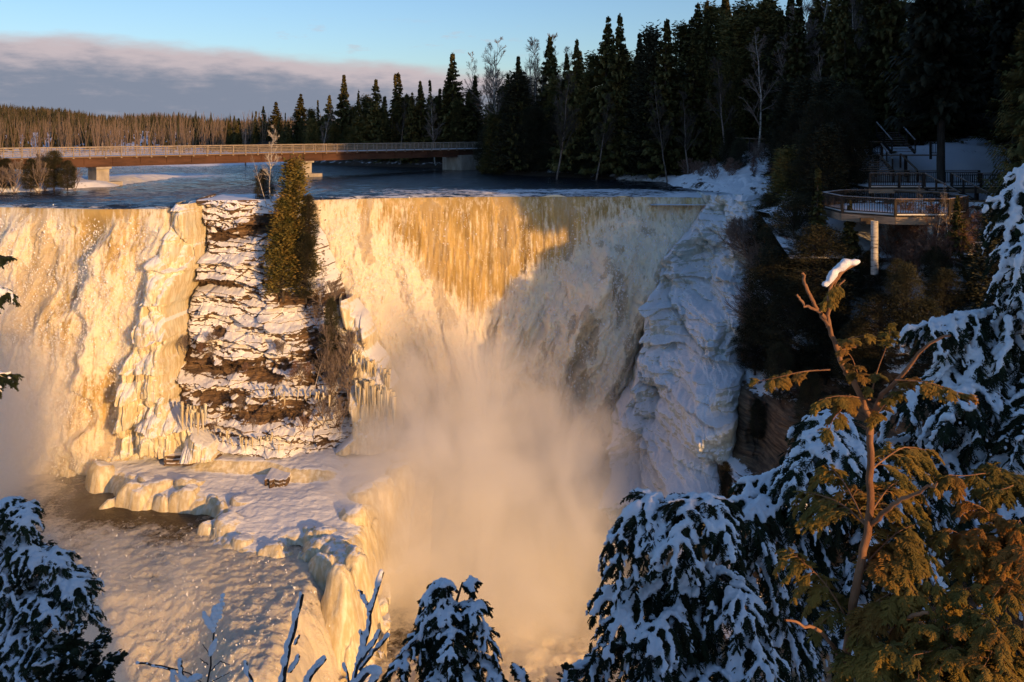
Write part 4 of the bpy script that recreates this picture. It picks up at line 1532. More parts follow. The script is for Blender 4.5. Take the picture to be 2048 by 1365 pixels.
def build_forest():
    # --- the trees of the skyline that can be told apart
    sky = [
        ('spruce', 905, 105, 143, 1.0, 'tall broad spruce standing highest at the bridge end of the far treeline'),
        ('spire', 945, 150, 141, 1.0, 'slim dark spruce just right of the tallest far spruce by the bridge end'),
        ('spruce', 845, 162, 146, 1.0, 'dark spruce left of the tallest spruce at the bridge end'),
        ('spruce', 686, 150, 165, .95, 'tall sunlit spruce standing alone above the middle of the far treeline'),
        ('spire', 787, 147, 150, .9, 'narrow sunlit spruce spire, left of a close pair above the bridge'),
        ('spire', 803, 145, 148, .9, 'narrow sunlit spruce spire, right of a close pair above the bridge'),
        ('spruce', 748, 158, 152, 1.1, 'bushy golden-topped spruce left of the pair of spires'),
        ('spire', 717, 180, 152, .9, 'thin spire between the tall lone spruce and the bushy golden one'),
        ('spire', 866, 160, 145, .8, 'thin dark spire left of the tallest far spruce'),
        ('spruce', 600, 188, 185, 1.0, 'golden spruce above the middle pier of the bridge'),
        ('spruce', 552, 203, 200, 1.2, 'round bushy spruce behind the bare birch of the rock'),
        ('spruce', 527, 212, 205, .9, 'slender spruce left of the round bushy one over the bridge'),
        ('spire', 510, 222, 200, .9, 'narrow dark spruce above the utility pole'),
        ('spruce', 655, 190, 172, 1.0, 'mid-height spruce left of the tall lone spruce'),
        ('spire', 638, 200, 175, .9, 'thin spruce left of the mid-height spruce on the far bank'),
        ('spruce', 478, 236, 215, 1.1, 'low round spruce near the left end of the far treeline'),
        ('spruce', 455, 240, 225, 1.1, 'leftmost low spruce where the far treeline meets the hills'),
        ('spruce', 1101, 72, 120, 1.0, 'pointed spruce with sunlit tip above the shaded wood left of centre-right'),
        ('spruce', 1030, 112, 118, .9, 'dark spruce between the pink bare birches and the pointed sunlit spruce'),
        ('spruce', 1206, 34, 108, .95, 'left one of the twin tall spruces in the dark wood'),
        ('spruce', 1234, 26, 106, .95, 'right one of the twin tall spruces in the dark wood'),
        ('spruce', 1152, 78, 112, 1.0, 'dark spruce left of the twin tall spruces'),
        ('fir', 1300, 62, 104, .9, 'dark fir right of the twin tall spruces'),
        ('spruce', 1326, 38, 102, .9, 'narrow-topped spruce in the gap of sky right of the twin spruces'),
        ('spruce', 1268, 66, 106, .8, 'smaller spruce just right of the twin tall spruces'),
    ]
    for k, (kd, px, top, D, W, lab) in enumerate(sky):
        zb = -5.6 if px < 960 else None
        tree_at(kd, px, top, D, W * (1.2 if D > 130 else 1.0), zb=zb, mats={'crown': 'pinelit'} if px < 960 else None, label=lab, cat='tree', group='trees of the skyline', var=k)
    r = np.random.default_rng(5)
    sil = ([440, 500, 560, 620, 700, 760, 830, 900, 960, 1010, 1060, 1100, 1150, 1210, 1260, 1340, 1390, 1450, 2300],
           [250, 235, 225, 215, 200, 185, 180, 160, 165, 150, 130, 110, 105, 70, 90, 70, 20, -40, -60])
    # far bank
    for i in range(130):
        px = r.uniform(440, 985)
        sh = lerp(px, [440, 620, 700, 780, 925, 990], [205, 160, 150, 143, 139, 141])
        D = sh + 2 + r.uniform(0, 22)
        top = lerp(px, *sil) + r.uniform(2, 60)
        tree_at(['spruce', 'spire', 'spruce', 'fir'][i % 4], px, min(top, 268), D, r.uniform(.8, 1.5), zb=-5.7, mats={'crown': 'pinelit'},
                label='dark spruce in the crowded treeline behind the bridge', group='spruces of the treeline behind the bridge')
    # the shaded wood on the right
    for i in range(175):
        px = r.uniform(985, 2200)
        near = lerp(px, [985, 1200, 1340, 1500, 1700, 1850, 2200], [119, 108, 102, 93, 84, 82, 74])
        D = near + 1 + r.random() ** 1.3 * 42
        top = lerp(px, *sil) + r.uniform(-5, 150 if D < near + 12 else 70)
        if 1340 < px < 1560 and D < 97:
            D += 8
        tree_at(['spruce', 'fir', 'spruce', 'spruce'][i % 4], px, top, D, r.uniform(.65, 1.15),
                label='dark spruce packed among others in the shaded wood right of the river', group='spruces of the shaded wood')
    # low cedars and firs closing the waterline
    for i in range(46):
        px = r.uniform(965, 1345)
        sh = lerp(px, [960, 1000, 1200, 1330], [120, 117, 107, 100.5])
        D = sh + r.uniform(1.2, 7)
        H = r.uniform(3.5, 9)
        X = (px - 1024) * D / F
        z = float(ground_z(np.array([X]), np.array([D]))[0])
        plant(['cedar', 'fir', 'spruce'][i % 3], (X, D, z - .2), H, H / 10 * r.uniform(1.1, 1.6),
              label='low dark evergreen crowding the shaded far waterline', cat='tree', group='low evergreens at the waterline', mats={'crown': 'spruce'})
    for px, D, H in ((1575, 88, 8), (1610, 84, 9), (1650, 80, 9), (1690, 76, 8), (1560, 84, 5), (1600, 78, 7), (1640, 74, 7.5), (1680, 70, 7), (1575, 80, 6), (1460, 92, 4.5), (1480, 90, 3.5),
                     (1655, 68, 7), (1625, 70, 6), (1700, 74, 8)):
        X = (px - 1024) * D / F
        z = float(ground_z(np.array([X]), np.array([D]))[0])
        plant('cedar' if D % 4 else 'fir', (X, D, z - .3), H, H / 10 * 1.25, label='dark bushy evergreen between the snowy slope and the stairs', cat='tree',
              group='bushy evergreens left of the stairs', mats={'crown': 'spruce'})
    # the great spruce by the stairs and its neighbours
    plant('bigspruce', (*P(1882, 335, 70)[:2], -3.9), 26, 2.3, label='great old spruce with thick trunk right of the steps', var=0)
    plant('bigspruce', (*P(2030, 335, 74)[:2], -3.4), 24, 2.2, label='large dark spruce at the picture edge behind the upper landing', var=2)
    plant('spruce', (*P(1780, 300, 86)[:2], -1.5), 24, 1.9, label='dark spruce rising behind the topmost steps', var=3)
    b = P(2075, 420, 60)
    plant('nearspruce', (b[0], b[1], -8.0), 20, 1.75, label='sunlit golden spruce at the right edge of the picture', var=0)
    # bare trees
    bare = [(975, 80, 143, 'pale bare birch with many fine branches right of the tallest far spruce'),
            (1000, 90, 124, 'second pale bare birch, just right of the first'),
            (955, 110, 145, 'shorter bare birch at the left of the pale group'),
            (1060, 72, 122, 'pinkish bare aspen glowing behind the dark wood'),
            (1078, 80, 120, 'slim pinkish bare aspen beside the pointed sunlit spruce'),
            (1045, 85, 126, 'bare aspen left of the pinkish pair'),
            (1132, 100, 114, 'bare tree poking out right of the pointed sunlit spruce'),
            (870, 200, 141, 'leafless birch in front of the dark spruces near the bridge end'),
            (640, 215, 160, 'crooked leafless birch in front of the far spruces'),
            (800, 205, 143, 'leaning leafless birch over the bridge'),
            (1110, 150, 106, 'small sunlit bare tree against the dark wood'),
            (1190, 190, 104, 'forked thin birch at the dark waterline'),
            (1335, 165, 99, 'thin birch with bent limbs right of the forked one'),
            (1375, 185, 97, 'leaning thin birch over the snowy slope'),
            (1455, 120, 93, 'grey birch rising from the snowy slope'),
            (1515, 60, 92, 'straight pale-trunked birch at the top of the snowy slope'),
            (1560, -30, 95, 'tall grey aspen behind the straight pale birch'),
            (1610, -40, 98, 'tall grey aspen in the gap left of the steps'),
            (1590, 20, 94, 'slim grey birch between the two tall aspens'),
            (1640, -60, 100, 'pale birch with crown against bright sky left of the steps'),
            (1660, 100, 88, 'thin bare tree above the steps'),
            (1700, -20, 95, 'bare tree with twigs showing against the sky over the steps'),
            (1945, -40, 90, 'bare tree behind the great spruce'),
            (1745, 0, 92, 'bare tree leaning behind the topmost steps')]
    for k, (px, top, D, lab) in enumerate(bare):
        tree_at('bare' if k != 15 else 'birch', px, top, D, .85, label=lab, zb=-5.6 if px < 950 else None, var=k if k != 15 else 0,
                tilt=(random.uniform(-.1, .1), random.uniform(-.2, .2)) if k != 15 else (0, 0), group='leafless trees', mats={'trunk': 'twig', 'crown': 'bark'} if k in (9, 10, 11, 12, 13, 14, 19, 21) else None)  # darker bark on some trees stands in for shade
    # brush on the snowy slope
    for i in range(26):
        px = r.uniform(1350, 1560); D = r.uniform(83, 99)
        X = (px - 1024) * D / F
        z = float(ground_z(np.array([X]), np.array([D]))[0])
        if z < -5.4:
            continue
        plant('brush', (X, D, z), r.uniform(.8, 2.0), None, label='leafless brush sticking out of the snowy slope', cat='shrub', group='brush on the snowy slope')
    # left bank brush in the sun
    lb = [(12, 318, 84, 'cedar', 2.6), (52, 312, 86, 'birch', 3.2), (108, 303, 85, 'cedar', 3.4), (90, 315, 86, 'brush', 3.0), (62, 320, 83, 'cedar', 2.2), (135, 322, 84, 'cedar', 2.2), (30, 330, 82, 'brush', 2),
          (78, 330, 83, 'brush', 2), (150, 340, 85, 'brush', 1.4), (-10, 312, 84, 'cedar', 3), (5, 340, 82.5, 'brush', 1.6)]
    labs = ['low round juniper at the left edge of the picture', 'tall leafless shrub on the left bank below the bridge', 'green bushy cedar on the left bank against the girder',
            'leafless shrub just left of the green bushy cedar', 'small cedar between the leafless shrubs on the left bank', 'low cedar beside the left bridge pier', 'low leafless shrub near the snow of the left bank',
            'brown brush under the left bank cedar', 'small brush clump left of the concrete pier', 'round cedar cut by the left picture edge', 'brown brush at the lower left bank edge']
    for (px, top, D, kd, H), lb_ in zip(lb, labs):
        X = (px - 1024) * D / F
        plant(kd, (X, D, -5.8), -(top - HY) * D / F + 5.8, (-(top - HY) * D / F + 5.8) / (2 if kd == 'brush' else 10) * (1.3 if kd == 'cedar' else .7), label=lb_, cat='shrub' if kd != 'cedar' else 'tree', group='plants of the left bank',
              name='bare_shrub' if kd != 'cedar' else 'cedar_tree', var=1)

    # evergreens of the rock between the falls
    def px_tree(kd, px, top, bot, D, W, lab, **k):
        if px > 1480:
            D = float(cliff_D(np.array([px * 1.0]), np.array([bot * 1.0]))[0]) - .6
        a = P(px, bot, D)
        H = (bot - top) * D / F
        return plant(kd, a, H, H / 10 * W, label=lab, **k)
    px_tree('fir', 588, 322, 560, 70.4, .95, 'tall bushy cedar leaning over the brink at the top of the rock', var=0, mats={'crown': 'cedar'}, name='cedar_tree')
    px_tree('cedar', 618, 392, 500, 70.0, .75, 'cedar spreading right of the tall one over the falling water', var=1)
    px_tree('fir', 566, 400, 592, 69.3, 1.0, 'drooping brown-green cedar on the face of the rock', var=2, mats={'crown': 'cedar'}, name='cedar_tree')
    px_tree('cedar', 612, 470, 600, 69.0, .8, 'lower cedar hanging at the right flank of the rock', var=0)
    px_tree('cedar', 527, 340, 408, 73, 1.25, 'small round cedar at the foot of the bare birch on the rock', var=1)
    px_tree('birch', 545, 255, 412, 71.6, .95, 'bare white birch with forked crown on top of the rock', var=0, mats={'crown': 'birch'})
    px_tree('birch', 532, 300, 408, 71.4, .8, 'thin leaning birch beside the bare white birch of the rock', var=1, tilt=(0, -.2))
    px_tree('cedar', 662, 600, 770, 68.4, .55, 'scraggly dark shrub low on the right flank of the rock', var=2, mats={'crown': 'spruce'})
    for k, (px, top, bot, D, tl, lb_) in enumerate([(640, 520, 660, 69, .05, 'thin leafless sapling below the rock cedars'), (655, 560, 670, 68.7, -.1, 'second thin sapling right of the first on the rock'),
                                               (630, 690, 775, 67.0, .3, 'grey fallen sapling leaning low on the rock'), (668, 520, 600, 69.6, .35, 'frosted sapling reaching out over the falls')]):
        px_tree('birch', px, top, bot, D, .9, lb_, var=k, tilt=(0, tl), name='bare_sapling')
    for i in range(13):
        px = r.uniform(620, 725); py = r.uniform(600, 860)
        px_tree('brush', px, py - r.uniform(30, 60), py, lerp(py, [600, 860], [69.6, 66.2]), 4.0, 'frosted leafless brush on the right side of the rock', cat='shrub', group='brush on the rock', var=1)
    for i in range(16):
        px = r.uniform(360, 620); py = r.choice([745, 765, 840, 855, 700]) + r.normal(0, 8)
        px_tree('brush', px, py - r.uniform(18, 36), py, lerp(py, [600, 860], [68.9, 65.4]), 4.0, 'dry brown brush on the ledges of the rock face', cat='shrub', group='brush on the ledges')

    # evergreens clinging to the cliff brow right of the ice wall
    cl = [('spire', 1636, 338, 600, 57, 1.4, 'slim double-tipped spruce left of the octagonal deck', {'crown': 'pinelit'}),
          ('cedar', 1640, 455, 640, 56.5, 1.7, 'sunlit bushy cedar below the slim spruce', None),
          ('cedar', 1590, 560, 745, 57.5, 1.5, 'dark hanging cedar with golden lower fringe beside the ice wall', None),
          ('cedar', 1540, 390, 560, 71, 1.1, 'dark narrow cedar at the brink end of the cliff', {'crown': 'spruce'}),
          ('cedar', 1550, 500, 700, 64, 1.4, 'dark cedar hanging over the ice wall', {'crown': 'spruce'}),
          ('cedar', 1590, 400, 600, 66, 1.5, 'dense dark cedar left of the slim spruce', {'crown': 'spruce'}),
          ('fir', 1580, 300, 480, 72, 1.5, 'shaggy dark fir above the cliff brow', None),
          ('cedar', 1510, 600, 745, 63.5, 1.1, 'small dark cedar lowest on the cliff edge by the ice', None),
          ('cedar', 1650, 600, 760, 53, 1.6, 'dark cedar in the hollow under the bushy sunlit one', {'crown': 'spruce'}),
          ('cedar', 1812, 530, 700, 50, .95, 'golden-green cedar in front of the deck columns', None),
          ('cedar', 1760, 590, 740, 47.5, 1.7, 'wide golden cedar bush on the cliff under the deck', None),
          ('spruce', 1915, 392, 590, 54, 1.0, 'young green spruce at the right end of the octagonal deck', {'crown': 'pinelit'}),
          ('cedar', 1890, 540, 660, 50, 1.5, 'low cedar under the young spruce', None),
          ('cedar', 1850, 600, 770, 44, 1.4, 'brownish cedar among bare twigs low on the slope', None),
          ('cedar', 1720, 640, 800, 46, 1.3, 'shadowed cedar above the dark rock face', {'crown': 'spruce'}),
          ('cedar', 1452, 925, 1000, 56, .9, 'small golden cedar at the foot of the ice wall', None),
          ('cedar', 1490, 985, 1040, 50, 1.2, 'tiny frosted cedar below the snowdrift', None),
          ('cedar', 1960, 640, 820, 42, 1.4, 'dark cedar half hidden behind the snowy boughs at right', {'crown': 'spruce'}),
          ('cedar', 1700, 480, 560, 60, 1.5, 'dark shrub-like cedar in the shade under the deck', {'crown': 'spruce'}),
          ('fir', 1990, 430, 620, 50, 1.5, 'dark fir behind the snow-laden bough at the right edge', None),
          ('cedar', 1738, 505, 600, 55, 1.5, 'golden bush at the foot of the left deck column', None),
          ('cedar', 1872, 495, 600, 55, 1.3, 'golden bush at the foot of the right deck column', None),
          ('cedar', 1795, 520, 610, 54, 1.2, 'low golden bush between the two deck columns', None),
          ('cedar', 1560, 690, 800, 55, 1.2, 'ragged dark cedar on the bare cliff right of the ice wall', {'crown': 'spruce'}),
          ('cedar', 1620, 740, 850, 55, 1.1, 'small dark cedar low on the bare cliff', {'crown': 'spruce'}),
          ('cedar', 1515, 800, 880, 55, .9, 'frosty dark cedar at the left edge of the bare cliff', {'crown': 'spruce'}),
          ('spruce', 1700, 400, 560, 60, 1.1, 'sunlit young spruce between the slim spruce and the deck', {'crown': 'pinelit'})]
    for k, (kd, px, top, bot, D, W, lab, mt) in enumerate(cl):
        px_tree(kd, px, top, bot, D, W, lab, var=k, mats=mt, group='evergreens of the cliff brow')
    for k, (px, top, bot) in enumerate([(1808, 425, 505), (1828, 440, 505), (1838, 395, 505), (1855, 420, 505), (1874, 410, 515), (1898, 398, 520)]):
        px_tree('birch', px, top - 30, bot, 55.5 - k * .2, .7, ['thin white birch stem in front of the deck, first from the left', 'second thin white birch stem before the deck', 'third white birch stem, leaning, before the deck',
                'fourth white birch stem right of the leaning one', 'fifth white birch stem before the deck', 'rightmost white birch stem before the deck'][k], var=k, tilt=(0, random.uniform(-.08, .12)), group='birch stems before the deck')
    for i in range(22):
        px = r.uniform(1740, 1960); py = r.uniform(470, 560)
        px_tree('brush', px, py - r.uniform(40, 75), py, lerp(py, [470, 560], [57, 53]), 5.0, 'reddish leafless brush around the deck columns', cat='shrub', group='brush under the deck', var=0)
    for i in range(14):
        px = r.uniform(1480, 1600); py = r.uniform(430, 760)
        px_tree('brush', px, py - r.uniform(40, 90), py, lerp(py, [430, 760], [73, 60]), 5.0, 'pale bare branches leaning out of the cliff cedars', cat='shrub', group='branches by the ice wall', var=1, tilt=(0, -.5))


def build_far_woods():
    """the far hillside forest: far-off wood that reads as one mass"""
    r = np.random.default_rng(77)
    n = 15000
    X = r.uniform(-640, 120, n); Y = 300 + 560 * r.random(n) ** .8
    keep = (X / Y > -.70) & (X / Y < .02)
    X, Y = X[keep], Y[keep]
    X = np.concatenate([X, r.uniform(-210, -55, 900)]); Y = np.concatenate([Y, r.uniform(185, 300, 900)])
    z = np.where(Y > 330, hill_z(X, Y), -6.0)
    ev = (r.random(len(X)) < .72) & (vnoise(V3(X * .02, Y * .02, 0 * X), 3) > -.35)
    # conifers: three crossed ragged tiers of small faces
    vs, fs, k0 = [], [], 0
    xe, ye, ze = X[ev], Y[ev], z[ev]
    m = len(xe)
    H = r.uniform(6.5, 11, m)
    kq = 22
    u = r.random((m, kq))
    a = r.uniform(0, 6.28, (m, kq))
    rad = H[:, None] * .17 * (1 - u) + .1
    cx = xe[:, None] + np.cos(a) * rad * .5; cy = ye[:, None] + np.sin(a) * rad * .5; cz = ze[:, None] + H[:, None] * (.08 + .92 * u)
    ex = np.cos(a) * (rad * .9 + .2); ey = np.sin(a) * (rad * .9 + .2)
    p0 = np.stack([cx - ey * .5, cy + ex * .5, cz], -1); p1 = np.stack([cx + ey * .5, cy - ex * .5, cz], -1)
    p2 = np.stack([cx + ex * .5, cy + ey * .5, cz - .8], -1); p3 = np.stack([cx, cy, cz + 1.3], -1)
    q = np.stack([p0, p2, p1, p3], 2).reshape(-1, 3)
    me = mesh_np('conifers', q, np.arange(len(q)).reshape(-1, 4))
    o = link('far_forest', me, M['farconifer'])
    tag(o, 'evergreens of the distant hillside forest', 'forest', kind='stuff')
    # leafless trees: fans of slim stems
    xb, yb, zb = X[~ev], Y[~ev], z[~ev]
    m = len(xb)
    H = r.uniform(7, 11, m)
    kq = 7
    a = r.uniform(0, 6.28, (m, kq)); sp = r.uniform(.02, .2, (m, kq)); st = r.uniform(0, .5, (m, kq)) * (np.arange(kq) > 0)
    b0 = np.stack([xb[:, None] + 0 * a, yb[:, None] + 0 * a, zb[:, None] + H[:, None] * st], -1)
    tip = np.stack([xb[:, None] + np.cos(a) * sp * H[:, None], yb[:, None] + np.sin(a) * sp * H[:, None], zb[:, None] + H[:, None] * r.uniform(.8, 1, (m, kq))], -1)
    w = np.zeros_like(b0); w[..., 0] = .05 + .05 * (np.arange(kq) == 0)
    q = np.stack([b0 - w, b0 + w, tip + w * .4, tip - w * .4], 2).reshape(-1, 3)
    me = mesh_np('bare_wood', q, np.arange(len(q)).reshape(-1, 4))
    o = link('far_forest', me, M['farbare'])
    tag(o, 'pale leafless trees of the distant sunlit hillside', 'forest', kind='stuff')
# ------------------------------------------------------------------ snow-laden cedars close to the camera
def remesh(v, f, voxel, name):
    me = mesh_np('tmp', v, f)
    o = bpy.data.objects.new('tmp', me)
    COL.objects.link(o)
    md = o.modifiers.new('r', 'REMESH')
    md.mode = 'VOXEL'
    md.voxel_size = voxel
    md.use_smooth_shade = True
    sm = o.modifiers.new('s', 'SMOOTH')
    sm.factor = .5
    sm.iterations = 2
    dg = bpy.context.evaluated_depsgraph_get()
    dg.update()
    new = bpy.data.meshes.new_from_object(o.evaluated_get(dg))
    bpy.data.objects.remove(o)
    new.name = name
    n = len(new.vertices)
    co = np.empty(n * 3, np.float32); no = np.empty(n * 3, np.float32)
    new.vertices.foreach_get('co', co)
    new.vertices.foreach_get('normal', no)
    co = co.reshape(-1, 3).astype(float); no = no.reshape(-1, 3)
    co += no * (voxel * 1.5 * fbm(co * 22, 3, 5) + voxel * .8 * fbm(co * 70, 2, 6))[:, None]
    new.vertices.foreach_set('co', co.astype(np.float32).ravel())
    new.update()
    return new


class Cedar:
    """collects the boughs of one cedar: woody tubes, scale sprays, snow lumps"""
    def __init__(s, seed, scale=1.0):
        s.r = np.random.default_rng(seed)
        s.wood, s.leaf, s.snow = [], [], []
        s.k = scale

    def curve(s, a, b, arch, n=14):
        a = np.asarray(a, float); b = np.asarray(b, float)
        t = np.linspace(0, 1, n)[:, None]
        L = np.linalg.norm(b - a)
        p = a + (b - a) * t
        p[:, 2] += arch * L * 4 * (t * (1 - t))[:, 0]
        w = s.r.normal(0, 1, 3) * L * .03
        p += w * np.sin(t * np.pi * 2) * t
        return p

    def bough(s, a, b, arch=.12, width=.5, nb=22, snow=1.0, droop=.5, wood=.012, t0=.12, tipup=0.0, leafw=1.0):
        r = s.r
        k = s.k
        p = s.curve(a, b, arch)
        n = len(p)
        L = np.linalg.norm(np.diff(p, axis=0), axis=1).sum()
        s.wood.append((p[None], np.linspace(wood, wood * .25, n)[None]))
        tt = np.sort(r.uniform(t0, 1.0, nb))
        tt[-1] = 1
        idx = tt * (n - 1)
        i = np.clip(idx.astype(int), 0, n - 2)
        f = (idx - i)[:, None]
        q = p[i] * (1 - f) + p[i + 1] * f
        d = p[i + 1] - p[i]
        d /= np.linalg.norm(d, axis=1, keepdims=True)
        side = np.cross(d, [0, 0, 1.0])
        side /= np.linalg.norm(side, axis=1, keepdims=True) + 1e-6
        sg = np.where(np.arange(nb) % 2 == 0, 1.0, -1.0)[:, None]
        sg[-1] = 0
        d2 = d * r.uniform(.35, .9, (nb, 1)) + side * sg * r.uniform(.6, 1.1, (nb, 1)) + np.array([0, 0, 1]) * r.normal(.05, .18, (nb, 1))
        d2 /= np.linalg.norm(d2, axis=1, keepdims=True)
        l2 = width * (1.05 - .65 * tt) * r.uniform(.6, 1.15, nb) + .06 * k
        m = 9
        u = np.linspace(0, 1, m)[None, :, None]
        bp = q[:, None] + d2[:, None] * l2[:, None, None] * u
        fall = (droop * l2 * r.uniform(.6, 1.3, nb))[:, None]
        bp[:, :, 2] -= fall * (u[0, :, 0] ** 2) * (1 - tipup)
        bp[:, :, 2] += tipup * l2[:, None] * u[0, :, 0] ** 2 * .5
        s.wood.append((bp, np.linspace(1, .3, m)[None] * (wood * .35 + .0 * l2[:, None])))
        # sprays: flat ribs both sides of each branchlet, thinner ones on them
        s.sprays(bp, l2, leafw)
        if snow > 0:
            s.snow_on(p[int(n * t0):], .022 * k * (1.0 + .6 * r.random()), snow)
            for j in range(nb):
                if r.random() < .96 * snow:
                    rad = (.014 + .010 * r.random()) * k
                    e = r.uniform(.75, 1.03)
                    pts = bp[j][: max(3, int(m * e))]
                    s.snow_on(pts, rad, snow)
            # fingers on the side ribs
            for j in range(nb):
                for _ in range(3):
                    if r.random() < .75 * snow:
                        x = r.integers(2, m - 1)
                        c = bp[j][x]
                        dd = bp[j][x] - bp[j][x - 1]
                        dd /= np.linalg.norm(dd) + 1e-9
                        sd = np.cross(dd, [0, 0, 1.0]) * r.choice([-1, 1])
                        LL = (.05 + .07 * r.random()) * k * min(1.4, width / .35)
                        w = np.linspace(0, 1, 4)[:, None]
                        pts = c + (dd * .7 + sd * .7) * LL * w + np.array([0, 0, -1.0]) * LL * .8 * w ** 2
                        s.snow_on(pts, (.009 + .007 * r.random()) * k, 1)
        return p

    def sprays(s, bp, l2, leafw):
        r = s.r
        k = s.k
        nb, m, _ = bp.shape
        per = 26
        t = r.uniform(.08, 1, (nb, per)) * (m - 1)
        i = np.clip(t.astype(int), 0, m - 2)
        f = (t - i)[..., None]
        rows = np.arange(nb)[:, None]
        c = bp[rows, i] * (1 - f) + bp[rows, i + 1] * f
        d = bp[rows, i + 1] - bp[rows, i]
        d /= np.linalg.norm(d, axis=-1, keepdims=True) + 1e-9
        sd = np.cross(d, [0, 0, 1.0]); sd /= np.linalg.norm(sd, axis=-1, keepdims=True) + 1e-6
        sg = r.choice([-1, 1], (nb, per))[..., None]
        dd = d * .9 + sd * sg * r.uniform(.5, 1.0, (nb, per, 1)) + np.array([0, 0, -1]) * r.uniform(0, .55, (nb, per, 1)) + r.normal(0, .22, (nb, per, 3))
        dd /= np.linalg.norm(dd, axis=-1, keepdims=True)
        L = (np.clip(l2, .05, .5)[:, None] * .24 + .030 * k) * r.uniform(.6, 1.3, (nb, per)) * (1.15 - .6 * t / (m - 1))
        c = c.reshape(-1, 3); dd = dd.reshape(-1, 3); L = L.ravel(); sg = sg.reshape(-1, 1); sd = sd.reshape(-1, 3)
        u = np.array([0, .35, .7, 1.0])
        rib = c[:, None] + dd[:, None] * L[:, None, None] * u[None, :, None]
        rib[:, :, 2] -= L[:, None] * .25 * u[None] ** 2
        w = .0042 * k * leafw
        s.leaf.append((rib, np.array([.8, 1.1, 1.0, .35])[None] * w * np.ones((len(rib), 1))))
        # ribs of the ribs
        out = []
        for a in (.25, .42, .6, .78, .92):
            for sgn in (-1, 1):
                b0 = c + dd * (L * a)[:, None]
                b0[:, 2] -= L * .25 * a * a
                nd = np.cross(dd, np.cross(dd, [0, 0, 1.0]) + r.normal(0, .25, dd.shape))
                side = np.cross(dd, [0, 0, 1.0]); side /= np.linalg.norm(side, axis=1, keepdims=True) + 1e-6
                d3 = dd * .75 + side * sgn * .75 + r.normal(0, .12, dd.shape)
                d3 /= np.linalg.norm(d3, axis=1, keepdims=True)
                L3 = L * .42 * (1.2 - a * .7) * r.uniform(.7, 1.2, len(L))
                out.append(np.stack([b0, b0 + d3 * (L3 * .55)[:, None], b0 + d3 * L3[:, None] - np.array([0, 0, 1]) * (L3 * .15)[:, None]], 1))
        out = np.concatenate(out)
        s.leaf.append((out, np.array([.75, 1.0, .3])[None] * w * np.ones((len(out), 1))))

    def snow_on(s, pts, rad, amt=1.0):
        """lumps of snow piled on top of a line"""
        r = s.r
        pts = np.asarray(pts, float)
        seg = np.linalg.norm(np.diff(pts, axis=0), axis=1)
        L = seg.sum()
        n = max(2, int(L / (rad * .8)))
        cum = np.concatenate([[0], np.cumsum(seg)])
        x = np.linspace(0, L, n)
        q = np.stack([np.interp(x, cum, pts[:, j]) for j in range(3)], 1)
        rr = rad * (1 + .45 * vnoise(V3(x / (rad * 3.5), 0 * x + r.random() * 99, 0 * x), 5)) * np.clip(1.15 - .35 * x / L, .7, 1.2)
        keep = vnoise(V3(x / (rad * 5), 0 * x + r.random() * 99, 0 * x), 6) > -.42 * amt - .0
        q = q + np.c_[r.normal(0, rad * .15, (n, 2)), rr * .62]
        s.snow.append(np.c_[q, rr][keep])

    def blob(s, c, rad):
        s.snow.append(np.array([[*c, rad]]))

    def build(s, name, label, voxel, leafmat='cedarnear', woodmat='bark', cat='tree', group=None, snowname='snow', k=3):
        t = thing(name, label, cat, group=group)
        vs, fs, n = [], [], 0
        for p, rd in s.wood:
            v, f = tubes(p, rd, 5)
            vs.append(v); fs.append(f + n); n += len(v)
        link('branches', mesh_np('branches', np.concatenate(vs), np.concatenate(fs), True), M[woodmat], t)
        if s.leaf:
            vs, fs, n = [], [], 0
            for p, rd in s.leaf:
                v, f = tubes(p, rd * 1.3, k, .55)
                vs.append(v); fs.append(f + n); n += len(v)
            link('foliage', mesh_np('foliage', np.concatenate(vs), np.concatenate(fs), False), M[leafmat], t)
        if s.snow:
            c = np.concatenate(s.snow)
            # low-poly balls, fused below
            g = (1 + 5 ** .5) / 2
            iv = np.array([[-1, g, 0], [1, g, 0], [-1, -g, 0], [1, -g, 0], [0, -1, g], [0, 1, g], [0, -1, -g], [0, 1, -g], [g, 0, -1], [g, 0, 1], [-g, 0, -1], [-g, 0, 1]], float)
            iv /= np.linalg.norm(iv[0])
            fc = np.array([[0, 11, 5], [0, 5, 1], [0, 1, 7], [0, 7, 10], [0, 10, 11], [1, 5, 9], [5, 11, 4], [11, 10, 2], [10, 7, 6], [7, 1, 8],
                           [3, 9, 4], [3, 4, 2], [3, 2, 6], [3, 6, 8], [3, 8, 9], [4, 9, 5], [2, 4, 11], [6, 2, 10], [8, 6, 7], [9, 8, 1]])
            v = c[:, None, :3] + iv[None] * c[:, None, 3:4] * 1.08 * (1.05, 1.05, .9)
            f = (fc[None] + (np.arange(len(c)) * 12)[:, None, None]).reshape(-1, 3)
            me = remesh(v.reshape(-1, 3), f, voxel, 'snow')
            link(snowname, me, M['snow'], t)
        return t


def bp_(c, a, b, **k):
    """bough from pixel-measured point a=(px,py,D) to b"""
    return c.bough(P(*a), P(*b), **k)


